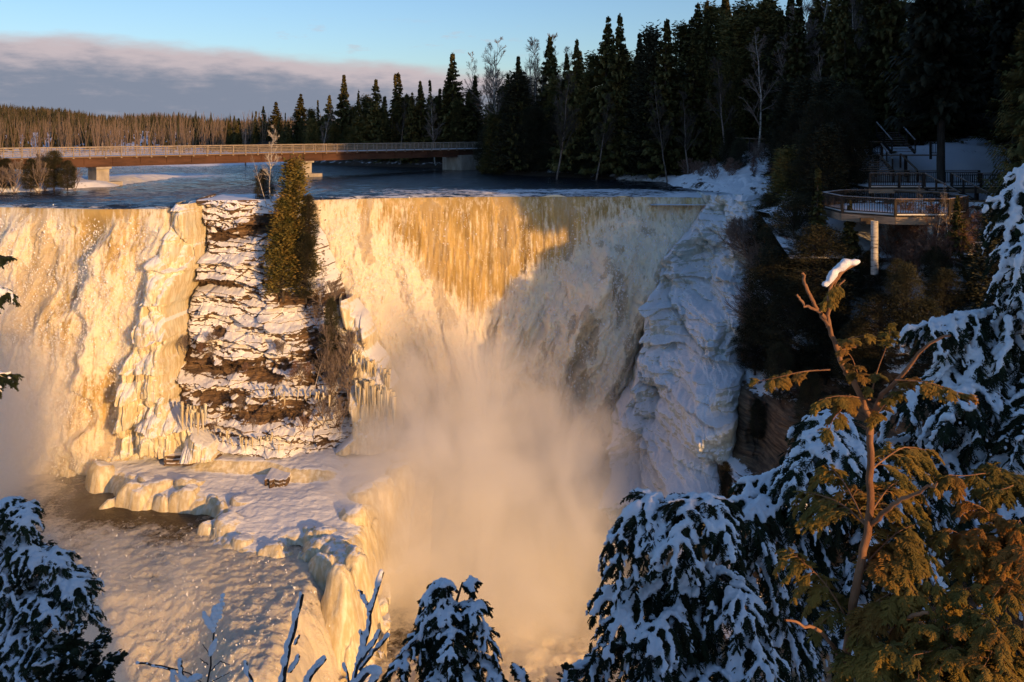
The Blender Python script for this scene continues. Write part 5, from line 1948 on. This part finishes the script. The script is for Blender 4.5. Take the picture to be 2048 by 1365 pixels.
def build_foreground():
    # ---------- big snow-laden cedar right of centre, nearest the falls
    c = Cedar(3, 1.05)
    tr = [P(1420, 1500, 6.6), P(1405, 1260, 6.6), P(1398, 1120, 6.6), P(1400, 1010, 6.5)]
    c.wood.append((np.array(tr)[None], np.array([[.045, .038, .028, .012]])))
    B = [((1400, 1015, 6.5), (1245, 1130, 6.2), .22, .42, 20), ((1400, 1010, 6.5), (1350, 1120, 6.0), .30, .40, 18), ((1400, 1005, 6.5), (1448, 1060, 6.1), .25, .35, 14),
         ((1330, 1000, 6.5), (1225, 1080, 6.3), .2, .34, 14), ((1400, 1060, 6.5), (1300, 1060, 6.9), .2, .3, 12),
         ((1410, 1210, 6.6), (1215, 1195, 6.3), .12, .45, 22), ((1405, 1180, 6.6), (1230, 1260, 6.1), .2, .45, 22), ((1415, 1260, 6.6), (1300, 1300, 5.9), .25, .42, 20),
         ((1415, 1300, 6.6), (1160, 1345, 6.2), .16, .5, 24), ((1415, 1330, 6.6), (1270, 1400, 5.8), .2, .5, 22), ((1400, 1150, 6.6), (1500, 1230, 6.0), .2, .42, 20),
         ((1405, 1240, 6.6), (1530, 1340, 5.8), .18, .5, 22), ((1400, 1120, 6.6), (1350, 1220, 6.2), .2, .35, 16), ((1420, 1340, 6.4), (1420, 1420, 5.7), .2, .5, 18)]
    for a, b, ar, w, n in B:
        bp_(c, a, b, arch=ar, width=w * .8, nb=n, snow=1.0, droop=.9)
    c.build('snowy_cedar', 'snow-laden drooping cedar standing against the mist below the ice wall', .013)

    # ---------- mass of boughs behind the dead leader
    c = Cedar(5, 1.1)
    tr = [P(1720, 1700, 7.6), P(1690, 1300, 7.6), P(1640, 1050, 7.5), P(1600, 880, 7.4)]
    c.wood.append((np.array(tr)[None], np.array([[.07, .055, .035, .012]])))
    B = [((1560, 1020, 7.3), (1480, 1000, 7.0), .1, .3, 12), ((1640, 1000, 7.4), (1460, 1085, 6.8), .2, .55, 26), ((1640, 1040, 7.4), (1480, 1180, 6.7), .2, .6, 26),
         ((1560, 960, 7.2), (1487, 965, 7.2), .05, .12, 10), ((1640, 950, 7.4), (1600, 940, 6.9), .2, .4, 16),
         ((1700, 860, 7.4), (1600, 985, 6.8), .25, .5, 26), ((1700, 850, 7.4), (1640, 860, 7.2), .2, .45, 18), ((1720, 880, 7.4), (1680, 1010, 6.7), .25, .45, 22),
         ((1650, 1100, 7.4), (1560, 1250, 6.7), .2, .55, 24), ((1700, 1150, 7.4), (1640, 1300, 6.6), .2, .6, 24), ((1700, 1000, 7.4), (1740, 1120, 6.7), .2, .5, 22),
         ((1760, 1050, 7.4), (1840, 1160, 6.7), .2, .5, 22), ((1780, 900, 7.4), (1800, 1020, 6.9), .2, .5, 22), ((1700, 1250, 7.4), (1540, 1340, 6.4), .2, .6, 24)]
    for a, b, ar, w, n in B:
        bp_(c, a, b, arch=ar, width=w, nb=n, snow=.95, droop=.9)
    c.build('snowy_cedar', 'wide snow-laden cedar behind the bare orange leader', .015)

    # ---------- upper right boughs, against the cliff
    c = Cedar(7, 1.25)
    tr = [P(2180, 1500, 8.6), P(2140, 1000, 8.6), P(2110, 700, 8.5), P(2080, 350, 8.3)]
    c.wood.append((np.array(tr)[None], np.array([[.10, .08, .05, .015]])))
    B = [((2060, 330, 8.2), (2000, 560, 7.9), .16, .26, 20), ((2075, 400, 8.2), (2020, 640, 7.8), .2, .34, 22), ((2040, 405, 8.2), (1982, 402, 8.1), .02, .06, 6),
         ((2110, 560, 8.4), (2020, 690, 7.7), .2, .5, 20), ((2120, 640, 8.4), (1830, 660, 8.0), .07, .45, 30), ((2120, 680, 8.4), (1870, 760, 7.8), .14, .55, 28),
         ((2120, 720, 8.4), (1780, 830, 7.8), .12, .6, 30), ((2120, 760, 8.4), (1950, 850, 7.6), .2, .6, 24), ((2100, 640, 8.4), (1990, 640, 8.6), .1, .5, 18),
         ((2130, 860, 8.4), (1880, 930, 7.6), .16, .55, 28), ((2130, 880, 8.4), (1690, 905, 7.9), .08, .5, 30), ((2130, 900, 8.2), (1960, 1010, 7.2), .2, .6, 26),
         ((2130, 980, 8.2), (1860, 1040, 7.2), .18, .6, 28), ((2130, 1060, 8.0), (1930, 1160, 7.0), .2, .6, 26), ((2000, 840, 8.0), (1900, 840, 7.4), .3, .45, 20),
         ((2150, 780, 8.0), (2040, 880, 7.2), .2, .6, 22), ((2110, 480, 8.2), (2040, 520, 7.7), .2, .35, 16)]
    for a, b, ar, w, n in B:
        bp_(c, a, b, arch=ar, width=w, nb=n, snow=1.0, droop=.8)
    c.build('snowy_cedar', 'tall cedar loaded with thick snow along the right edge of the picture', .017)

    # ---------- bottom-centre cedar top
    c = Cedar(11, .72)
    tr = [P(900, 1480, 6.3), P(898, 1330, 6.3), P(905, 1230, 6.3), P(925, 1165, 6.3)]
    c.wood.append((np.array(tr)[None], np.array([[.03, .024, .014, .006]])))
    B = [((915, 1185, 6.3), (845, 1205, 6.2), .35, .20, 14), ((905, 1200, 6.3), (850, 1245, 6.1), .3, .22, 14), ((925, 1175, 6.3), (945, 1165, 6.3), .1, .10, 8),
         ((905, 1225, 6.3), (968, 1245, 6.1), .25, .24, 16), ((903, 1250, 6.3), (985, 1300, 6.0), .2, .25, 18), ((900, 1270, 6.3), (810, 1300, 6.1), .22, .25, 18),
         ((900, 1300, 6.3), (785, 1345, 6.0), .18, .28, 20), ((900, 1320, 6.3), (1000, 1365, 5.9), .18, .28, 20), ((900, 1260, 6.3), (900, 1330, 5.8), .2, .25, 16),
         ((900, 1330, 6.3), (860, 1400, 5.8), .2, .3, 16), ((905, 1215, 6.3), (880, 1260, 6.0), .2, .22, 14), ((900, 1340, 6.3), (950, 1400, 5.8), .2, .3, 16)]
    for a, b, ar, w, n in B:
        bp_(c, a, b, arch=ar, width=w * .62, nb=n, snow=1.0, droop=.6)
    c.build('snowy_cedar', 'small snow-covered cedar top at the bottom middle of the picture', .011)
    # low tip right of it
    c = Cedar(12, 1.0)
    bp_(c, (1080, 1440, 6.0), (1040, 1356, 6.0), arch=.02, width=.16, nb=12, snow=1, droop=.3)
    bp_(c, (1120, 1440, 6.0), (1130, 1362, 6.0), arch=.02, width=.16, nb=12, snow=1, droop=.3)
    c.build('snowy_cedar', 'snowy cedar tip barely rising at the bottom edge right of the small cedar top', .011)

    # ---------- left cedar, farther off, finer frost
    c = Cedar(13, .95)
    tr = [P(-40, 1700, 9.5), P(-30, 1400, 9.5), P(-20, 1150, 9.5), P(10, 1010, 9.5)]
    c.wood.append((np.array(tr)[None], np.array([[.08, .06, .035, .012]])))
    B = [((0, 1015, 9.5), (20, 1005, 9.3), .1, .2, 10), ((-10, 1060, 9.5), (55, 1050, 9.1), .25, .30, 18), ((-15, 1100, 9.5), (75, 1125, 9.0), .22, .36, 22), ((-20, 1140, 9.5), (125, 1130, 9.1), .15, .40, 26),
         ((-20, 1170, 9.5), (165, 1180, 9.0), .14, .45, 28), ((-20, 1200, 9.5), (175, 1225, 8.9), .14, .45, 28), ((-20, 1240, 9.5), (120, 1270, 8.6), .2, .45, 26), ((-20, 1290, 9.5), (100, 1330, 8.4), .2, .5, 28),
         ((-20, 1330, 9.5), (50, 1380, 8.2), .2, .5, 26), ((-20, 1120, 9.5), (20, 1180, 8.8), .2, .4, 20), ((-20, 1200, 9.5), (40, 1280, 8.6), .2, .45, 22), ((-20, 1280, 9.5), (10, 1350, 8.4), .2, .45, 22),
         ((-10, 1080, 9.5), (30, 1110, 9.0), .2, .35, 18), ((-10, 1020, 9.6), (-30, 1080, 9.0), .2, .3, 14), ((60, 1300, 9.3), (150, 1360, 8.4), .15, .4, 22)]
    for a, b, ar, w, n in B:
        bp_(c, a, b, arch=ar, width=w, nb=int(n * 1.4), snow=1.0, droop=.45)
    c.build('snowy_cedar', 'frosted blue-white cedar filling the bottom left corner', .014)
    c = Cedar(14, 1.1)
    B = [((90, 1420, 8.6), (150, 1265, 8.5), .05, .3, 20), ((120, 1440, 8.4), (195, 1290, 8.3), .05, .28, 20), ((100, 1450, 8.4), (225, 1330, 8.1), .08, .3, 22), ((90, 1450, 8.4), (110, 1320, 8.0), .05, .3, 18),
         ((130, 1450, 8.4), (200, 1370, 8.0), .05, .3, 18)]
    for a, b, ar, w, n in B:
        bp_(c, a, b, arch=ar, width=w, nb=n, snow=.38, droop=.1, tipup=.3)
    c.build('cedar_shrub', 'darker brown-tinged cedar with little snow right of the bottom left cedar', .012)
    # dark tips peeping in at the left edge
    c = Cedar(15, 1.0)
    for y in (575, 745):
        bp_(c, (-60, y, 7), (4, y + 12, 7), arch=.08, width=.2, nb=14, snow=.4, droop=.4)
    bp_(c, (-60, 520, 7), (3, 515, 7), arch=.05, width=.1, nb=8, snow=0, droop=.3)
    c.wood.append((np.array([P(-60, 1500, 7), P(-62, 900, 7), P(-60, 500, 7)])[None], np.array([[.05, .03, .01]])))
    c.build('cedar_shrub', 'dark cedar twigs poking in at the left edge above the mist', .012)

    # ---------- snow-sheathed leafless shoots at the bottom
    def shoot(seed, label, stems, rad, leaves=(), snow=1.0):
        c = Cedar(seed, 1.0)
        for st in stems:
            pts = np.array([P(*q) for q in st[0]])
            n = 12
            cum = np.linspace(0, 1, len(pts))
            x = np.linspace(0, 1, n)
            q = np.stack([np.interp(x, cum, pts[:, j]) for j in range(3)], 1)
            q += np.c_[c.r.normal(0, .0025, (n, 2)), np.zeros(n)]
            w = st[1]
            c.wood.append((q[None], np.linspace(max(w, st[2] * .72), max(w, st[2] * .72) * .6, n)[None]))
            if st[2] > 0:
                r0 = st[2]
                seg = np.linalg.norm(np.diff(q, axis=0), axis=1).sum()
                m = int(seg / (r0 * .45)) + 2
                xx = np.linspace(0, 1, m)
                qq = np.stack([np.interp(xx, x, q[:, j]) for j in range(3)], 1)
                rr = r0 * .82 * (1 + .38 * vnoise(V3(xx * seg / r0 / 2.5, 0 * xx + seed, 0 * xx), 4))
                qq = qq + np.array([-.62, -.05, .35]) * r0
                c.snow.append(np.c_[qq, rr])
        for lf in leaves:
            # curled leaf buried in snow
            a = P(*lf[0]); b = P(*lf[1])
            for f in np.linspace(0, 1, 9):
                w = lf[2] * .62 * np.sin(np.pi * (f * .9 + .06)) * (1 + .35 * np.sin(f * 19))
                for g in (-.8, -.3, .3, .8):
                    side = np.array([1, .2, 0]) * w * g
                    c.snow.append(np.array([[*(a + (b - a) * f + side - np.array([0, abs(g) * .01, 0])), .008 + .004 * (1 - abs(g))]]))
        return c.build('snowy_shoot', label, .0055, cat='branch', group='snowy shoots along the bottom', woodmat='darktwig')
    D = 4.6
    shoot(21, 'thick straight snow-sheathed shoot in the middle of the bottom group',
          [([(560, 1420, D), (572, 1330, D), (585, 1270, D), (606, 1190, D)], .013, .019), ([(580, 1345, D), (594, 1325, D), (600, 1312, D)], .006, .012), ([(590, 1290, D), (600, 1270, D)], .005, .009)], 0)
    shoot(22, 'short bent snow-sheathed shoot at the foot of the thick straight one', [([(515, 1420, D), (503, 1365, D), (492, 1325, D)], .009, .013)], 0)
    shoot(23, 'snow-sheathed shoot slanting right from the foot of the thick one', [([(600, 1400, D), (622, 1352, D), (652, 1318, D)], .009, .018)], 0)
    shoot(24, 'forked snow-sheathed shoot with antler-like tips beside the small cedar',
          [([(700, 1420, D), (712, 1340, D), (735, 1275, D), (742, 1225, D), (768, 1145, D)], .010, .015), ([(742, 1225, D), (730, 1200, D), (722, 1182, D)], .006, .013),
           ([(728, 1290, D), (722, 1262, D)], .005, .012), ([(715, 1330, D), (745, 1290, D), (762, 1262, D)], .006, .014), ([(720, 1340, D), (752, 1300, D), (778, 1272, D)], .006, .013),
           ([(705, 1400, D), (692, 1330, D)], .005, .010), ([(705, 1380, D), (740, 1340, D), (760, 1345, D)], .008, .026), ([(730, 1400, D), (755, 1355, D)], .008, .022)], 0)
    shoot(25, 'slim sapling tip with curled snow-filled leaves left of the straight shoot',
          [([(405, 1430, D), (418, 1340, D), (428, 1260, D), (444, 1195, D)], .006, 0), ([(420, 1310, D), (405, 1290, D)], .003, 0), ([(418, 1345, D), (440, 1322, D), (460, 1330, D)], .003, .004),
           ([(415, 1330, D), (400, 1318, D)], .003, 0), ([(412, 1370, D), (460, 1345, D)], .003, .003)], 0,
          leaves=[((428, 1260, D), (446, 1190, D), .030), ((424, 1255, D), (408, 1225, D), .024), ((420, 1310, D), (432, 1280, D), .018), ((426, 1235, D), (430, 1215, D), .012)])
    shoot(26, 'low tangle of thin snowy twigs left of the slim sapling',
          [([(280, 1325, D), (340, 1340, D), (400, 1375, D)], .005, .008), ([(345, 1420, D), (345, 1370, D), (350, 1345, D)], .008, .012), ([(362, 1400, D), (365, 1345, D), (362, 1322, D)], .007, .012),
           ([(350, 1400, D), (375, 1365, D), (402, 1355, D)], .008, .017), ([(310, 1330, D), (372, 1345, D), (430, 1380, D)], .004, 0)], 0)

    # ---------- bare orange leader of a dying cedar, lit by the low sun
    c = Cedar(31, .26)
    D = 2.3
    def lim(pts, w0, w1, n=16, wob=.004):
        pts = np.array([P(*q) for q in pts])
        cum = np.linspace(0, 1, len(pts)); x = np.linspace(0, 1, n)
        # smooth interpolation through the points
        q = np.stack([np.interp(x, cum, pts[:, j]) for j in range(3)], 1)
        q[1:-1] = (q[:-2] + 2 * q[1:-1] + q[2:]) / 4
        q += c.r.normal(0, wob * .5, q.shape)
        c.wood.append((q[None], np.linspace(w0, w1, n)[None]))
        return q
    lim([(1670, 1500, D), (1690, 1330, D), (1712, 1180, D), (1740, 1040, D), (1742, 900, D), (1738, 820, D)], .0135, .009, 26, .006)
    lim([(1738, 830, D), (1715, 775, D), (1690, 740, D), (1672, 690, D), (1660, 650, D), (1642, 625, D)], .009, .006, 20, .005)
    lim([(1655, 650, D), (1630, 610, D), (1612, 580, D), (1606, 545, D)], .006, .0045)
    lim([(1660, 655, D), (1655, 610, D), (1662, 575, D), (1680, 545, D), (1712, 528, D)], .006, .005)
    lim([(1642, 625, D), (1610, 612, D), (1592, 590, D)], .005, .003)
    lim([(1668, 690, D), (1690, 700, D), (1720, 690, D)], .004, .002)
    lim([(1738, 870, D), (1758, 790, D), (1810, 750, 2.2), (1850, 690, 2.15), (1900, 670, 2.1)], .008, .003)
    lim([(1738, 1050, D), (1800, 1000, 2.2), (1880, 965, 2.1)], .008, .003)
    lim([(1700, 1260, D), (1780, 1240, 2.2), (1860, 1225, 2.1)], .009, .004)
    lim([(1690, 1330, D), (1640, 1260, 2.2), (1570, 1240, 2.1)], .007, .003)
    # sparse bronzed sprays
    S_ = [((1660, 740, D), (1520, 762, D), .03, .05, 12), ((1738, 800, D), (1640, 800, 2.2), .05, .07, 12), ((1740, 800, D), (1780, 660, 2.25), .02, .06, 12), ((1790, 760, 2.2), (1930, 790, 2.1), .06, .07, 14),
          ((1740, 850, D), (1820, 760, 2.2), .05, .08, 16), ((1730, 780, D), (1690, 700, 2.2), .05, .06, 10), ((1700, 790, D), (1660, 860, 2.2), .02, .06, 10), ((1670, 690, D), (1730, 670, 2.2), .03, .04, 8),
          ((1680, 545, D), (1665, 585, D), .0, .03, 6), ((1690, 560, D), (1655, 600, D), .02, .03, 8)]
    for a, b, ar, w, n in S_:
        bp_(c, a, b, arch=ar, width=w * .36, nb=max(6, int(n * .8)), snow=0, droop=.6, wood=.0025, leafw=1.5)
    # cap of snow on the crooked tip
    c.snow_on(np.array([P(1655, 575, D), P(1668, 548, D), P(1690, 532, D), P(1716, 526, D)]), .0105, 2.5)
    c.snow_on(np.array([P(1662, 560, D), P(1680, 538, D), P(1700, 528, D)]), .010, 2.5)
    t = c.build('cedar_leader', 'bare orange-brown cedar leader with a snow-capped crooked tip rising at right', .005, 'cedargold', 'barkred')
    # the bronzed living cedar around its foot
    c = Cedar(33, .36)
    B = []
    r = np.random.default_rng(9)
    roots = [(1735, 950, D), (1730, 1050, D), (1715, 1150, D), (1700, 1250, D), (1690, 1350, D), (1900, 1400, 2.4), (2060, 1200, 2.5), (2060, 1000, 2.6)]
    tips = [(1610, 985, 2.5), (1650, 930, 2.6), (1850, 900, 2.5), (1900, 950, 2.4), (1575, 1060, 2.5), (1830, 1050, 2.3), (1960, 1060, 2.3), (1810, 960, 2.5), (2000, 980, 2.4), (1930, 1120, 2.3), (1820, 1180, 2.2),
            (1870, 1160, 2.2), (1560, 1310, 2.2), (1620, 1350, 2.2), (1780, 1290, 2.1), (1900, 1300, 2.05), (2020, 1180, 2.1), (2040, 1320, 2.0), (1960, 1380, 2.0), (1840, 1380, 2.0), (1940, 1230, 2.1), (2000, 1290, 2.0),
            (1790, 1390, 2.0), (1990, 930, 2.5), (1990, 1250, 2.0), (1900, 1060, 2.3), (1800, 1110, 2.4), (2060, 1060, 2.2), (1850, 1250, 2.1), (1880, 1340, 2.0), (2050, 1120, 2.1)]
    for tp in [q for q in tips if q[0] > 1770 or q[1] < 1000 and q[0] < 1660]:
        rt = min(roots, key=lambda q: (q[0] - tp[0]) ** 2 + (q[1] - tp[1] - 90) ** 2 + (4000 if q[0] == tp[0] else 0))
        c.bough(P(*rt), P(*tp), arch=.10, width=.11, nb=14, snow=0, droop=.9, wood=.003, leafw=1.5)
        if False:
            q = P(*tp)
            for _ in range(5):
                c.snow.append(np.array([[*(q + r.normal(0, .02, 3)), .014]]))
    for tp in [(1760, 1330, 2.1), (1830, 1310, 2.0), (1880, 1390, 1.95), (1930, 1180, 2.15), (1990, 1190, 2.1), (2030, 1250, 2.0), (1970, 1330, 1.95), (1910, 1250, 2.05), (1860, 1110, 2.25), (2040, 1040, 2.3),
               (1790, 1200, 2.2), (2050, 1370, 1.9), (1950, 1010, 2.35), (1590, 1110, 2.4), (2010, 1130, 2.2)]:
        rt = min(roots, key=lambda q: (q[0] - tp[0]) ** 2 + (q[1] - tp[1] - 90) ** 2)
        c.bough(P(*rt), P(*tp), arch=.12, width=.10, nb=14, snow=0, droop=.8, wood=.003, leafw=1.5)
    c.wood.append((np.array([P(2060, 1700, 2.6), P(2060, 1300, 2.55), P(2065, 900, 2.6)])[None], np.array([[.03, .02, .008]])))
    c.wood.append((np.array([P(1900, 1700, 2.5), P(1900, 1500, 2.45), P(1900, 1390, 2.4)])[None], np.array([[.02, .015, .008]])))
    c.build('bronzed_cedar', 'golden bronze cedar foliage lit by the sun in the bottom right corner', .006, 'cedargold', 'barkred')


def build_mist():
    def vol(name, label, lo, hi, body, seed):
        lo = np.array(lo, float); hi = np.array(hi, float)
        c = (lo + hi) / 2; r = (hi - lo) / 2
        # rounded closed envelope
        n1, n2 = 24, 40
        th = np.linspace(0, np.pi, n1); ph = np.linspace(0, 2 * np.pi, n2, endpoint=False)
        T, H_ = np.meshgrid(th, ph, indexing='ij')
        v = V3(np.sin(T) * np.cos(H_), np.sin(T) * np.sin(H_), np.cos(T)) * r + c
        q = []
        for i in range(n1 - 1):
            for j in range(n2):
                q.append((i * n2 + j, (i + 1) * n2 + j, (i + 1) * n2 + (j + 1) % n2, i * n2 + (j + 1) % n2))
        me = mesh_np(name, v.reshape(-1, 3), np.array(q), True)
        m = bpy.data.materials.new(name + '_vapour')
        m.use_nodes = True
        nt = m.node_tree
        nt.nodes.clear()
        out = nt.nodes.new('ShaderNodeOutputMaterial')
        n = NT(nt)
        pos = n.pos()
        off = n.n('ShaderNodeVectorMath', {0: pos, 1: tuple(-c)}, operation='ADD').outputs[0]
        sc = n.n('ShaderNodeVectorMath', {0: off, 1: tuple(1 / r)}, operation='MULTIPLY').outputs[0]
        d = n.n('ShaderNodeVectorMath', {0: sc}, operation='LENGTH').outputs['Value']
        nz = n.noise(pos, .20, 5, .62, (1, 1, .6), .6)
        k = n.m('ADD', n.m('SUBTRACT', 1.0, d), n.m('MULTIPLY', n.m('SUBTRACT', nz, .5), 1.9))
        dens = n.m('MULTIPLY', n.mr(k, body[1], body[2]), body[0])
        dens = n.m('MULTIPLY', dens, n.mr(d, 1.0, .86))
        pv = n.n('ShaderNodeVolumePrincipled', {'Color': (.99, .985, .975), 'Density': dens, 'Anisotropy': .1})
        nt.links.new(pv.outputs[0], out.inputs['Volume'])
        o = link(name, me, m)
        tag(o, label, 'mist', kind='stuff')
    vol('mist', 'thick golden mist boiling up at the foot of the right-hand fall', (-17.5, 53, -58), (14, 77, -14.5), (.50, .04, .62), 1)
    vol('mist', 'shaded drifting mist at the foot of the left-hand fall', (-64, 48, -48), (-27.5, 71, -5.5), (.42, .02, .80), 2)
    vol('mist', 'soft golden spray drifting across the middle of the right-hand fall', (-18, 66, -38), (5, 79, -11), (.13, .02, .6), 4)
    vol('mist', 'thin vapour hanging over the churning pool', (-52, 36, -42), (-8, 60, -22.8), (.34, .02, .85), 3)


def build_shade_trees():
    """the wood the camera stands in front of: it lies outside the frame and shades the near boughs, the river bend and the right bank"""
    r = np.random.default_rng(99)
    rt = np.array([math.cos(SUN_AZ), math.sin(SUN_AZ)])       # across the sunlight
    fw = np.array([-math.sin(SUN_AZ), math.cos(SUN_AZ)])      # the way the light travels
    for (u, t, v, H, W, kd) in SHADE:
        p = rt * u + fw * t
        ztop = v - t * math.tan(SUN_EL)      # a top seen at height v by the sun
        plant(kd, (p[0], p[1], ztop - H), H, H / 10 * W, label='unseen tree added outside the frame to shade the near boughs and the right bank',
              group='added shade trees outside the frame', name='spruce_tree', mats={'crown': 'spruce'}, var=int(r.integers(3)))


# (across, along, height seen by the sun, tree height, width)
SHADE = [(55.3 + i * .85, [-4, 8, 2, 14, -8][i % 5], [7.5, 10, 9, 11.5, 8][i % 5], [8, 10, 9.5, 11, 8.5][i % 5], 1.0, 'cedar') for i in range(9)] + \
    [(61.5 + i * 2.1, [0, 14, -10, 6][i % 4], [19, 23, 25, 21, 26][i % 5] + min(4, i * .3), 34 if i > 1 else 19, .62 if i > 1 else 1.0, 'cedar') for i in range(30)] + [(6.2, -9, 1.6, 8, .95, 'cedar'), (8.6, -11, 2.2, 9, .95, 'cedar'), (7.4, -14, 2.6, 10, 1.0, 'cedar'), (10.4, -12, 2.0, 9, .8, 'cedar'), (-1.6, -8, 1.6, 7, .9, 'cedar'), (-4.5, -9, 2, 8, 1.0, 'cedar')]


def build_shade_banks():
    U, T = np.meshgrid(np.linspace(-16, 15.8, 190), np.linspace(-40, 14, 220))  # ground under the camera, shaped to shade the near boughs and left pool
    X = math.cos(SUN_AZ) * U - math.sin(SUN_AZ) * T
    Y = math.sin(SUN_AZ) * U + math.cos(SUN_AZ) * T
    z = -1.68 + .10 * fbm(V3(X * .5, Y * .5, 0), 4, 3) + np.clip(-T - 12, 0, 30) * .06
    z = np.where(Y > 1.1, np.minimum(z, -1.68 - (Y - 1.1) * 1.7), z)
    z = np.maximum(z, -26)
    e = np.minimum(U + 16, 15.8 - U) - 1.6 * (vnoise(V3(T * .25, 0 * T, 0 * T), 3) + 1) * (U > 0) - .8
    z = z - 20 * sstep(.8, 0, e)
    me = mesh_np('near_shade_bank', V3(X, Y, z), grid_faces(220, 190), True, {'snow': .5 + 0 * z})
    tag(link('near_shade_bank', me, M['ground']), kind='structure')
    # unseen ridge added beyond the right frame edge to block the low sun
    U, T = np.meshgrid(np.linspace(47.6, 130, 160), np.linspace(-22, 9, 90))
    X = math.cos(SUN_AZ) * U - math.sin(SUN_AZ) * T
    Y = math.sin(SUN_AZ) * U + math.cos(SUN_AZ) * T
    top = -10.8 + .7 * fbm(V3(X * .2, Y * .2, 0), 4, 3) + np.clip(U - 62, 0, 40) * .12 - T * 0
    e = np.minimum.reduce([U - 47.6, 9 - T])
    z = top - 30 * sstep(1.5, 0, e)
    me = mesh_np('shade_ridge', V3(X, Y, z), grid_faces(90, 160), True, {'snow': .3 + 0 * z})
    tag(link('shade_ridge', me, M['ground']), kind='structure')


def main():
    make_materials()
    M['iceshelf'] = mat('snow_on_ice', m_shelf)
    M['icewall'] = mat('snowy_wall_ice', m_icewall)
    M['birchpost'] = mat('frosted_post', m_birch)
    M['farconifer'] = mat('distant_needles', plain((.030, .034, .018), (.075, .06, .03), .02, .9))
    M['farbare'] = mat('distant_bare_wood', plain((.11, .078, .055), (.22, .16, .115), .015, .9))
    M['darktwig'] = mat('dark_twig', plain((.02, .016, .014), (.06, .05, .045), 20, .8))
    light_and_camera()
    build_river(); build_falls(); build_pool(); build_rock(); build_shelf(); build_ice_wall(); build_land()
    build_bridge(); build_platforms()
    make_protos(); build_forest(); build_far_woods()
    build_foreground()
    build_shade_banks()
    build_shade_trees()
    build_mist()


def m_shelf(n, o):
    pos = n.pos()
    nz = n.sep(n.geo().outputs['Normal'])[2]
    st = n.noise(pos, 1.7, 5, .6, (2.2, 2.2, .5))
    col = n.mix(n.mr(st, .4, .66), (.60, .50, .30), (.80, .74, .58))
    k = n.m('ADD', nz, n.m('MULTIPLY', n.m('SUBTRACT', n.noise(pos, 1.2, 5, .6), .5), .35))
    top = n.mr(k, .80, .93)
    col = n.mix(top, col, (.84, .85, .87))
    drift = n.noise(pos, 1.5, 5, .6, (.5, 1.8, 1))
    n.bsdf(o, Base_Color=col, Roughness=n.mr(top, 0, 1, .3, .75, False), Specular_IOR_Level=.3,
           Normal=n.bump(n.m('ADD', n.m('MULTIPLY', drift, 1.0), n.m('MULTIPLY', n.noise(pos, 9, 4, .6), .25)), .45, .2))


def m_icewall(n, o):
    pos = n.pos()
    nz = n.sep(n.geo().outputs['Normal'])[2]
    st = n.noise(pos, 1.5, 6, .65, (1.2, .8, .8))
    a = n.noise(pos, .35, 4, .55)
    col = n.mix(n.mr(st, .4, .66), (.50, .50, .40), (.74, .76, .72))
    col = n.mix(n.mr(a, .48, .66, 0, .6), col, (.42, .54, .54))
    k = n.m('ADD', nz, n.m('MULTIPLY', n.m('SUBTRACT', n.noise(pos, 2.2, 6, .7), .5), 1.1))
    top = n.mr(k, .30, .50)
    col = n.mix(top, col, (.82, .84, .88))
    br = n.mr(n.noise(pos, 4.5, 5, .8), .66, .72, 0, .8)
    col = n.mix(br, col, (.10, .07, .055))
    n.bsdf(o, Base_Color=col, Roughness=n.mr(top, 0, 1, .3, .8, False),
           Normal=n.bump(n.m('ADD', st, n.m('MULTIPLY', n.noise(pos, 5, 5, .7), .6)), .6, .2))


main()
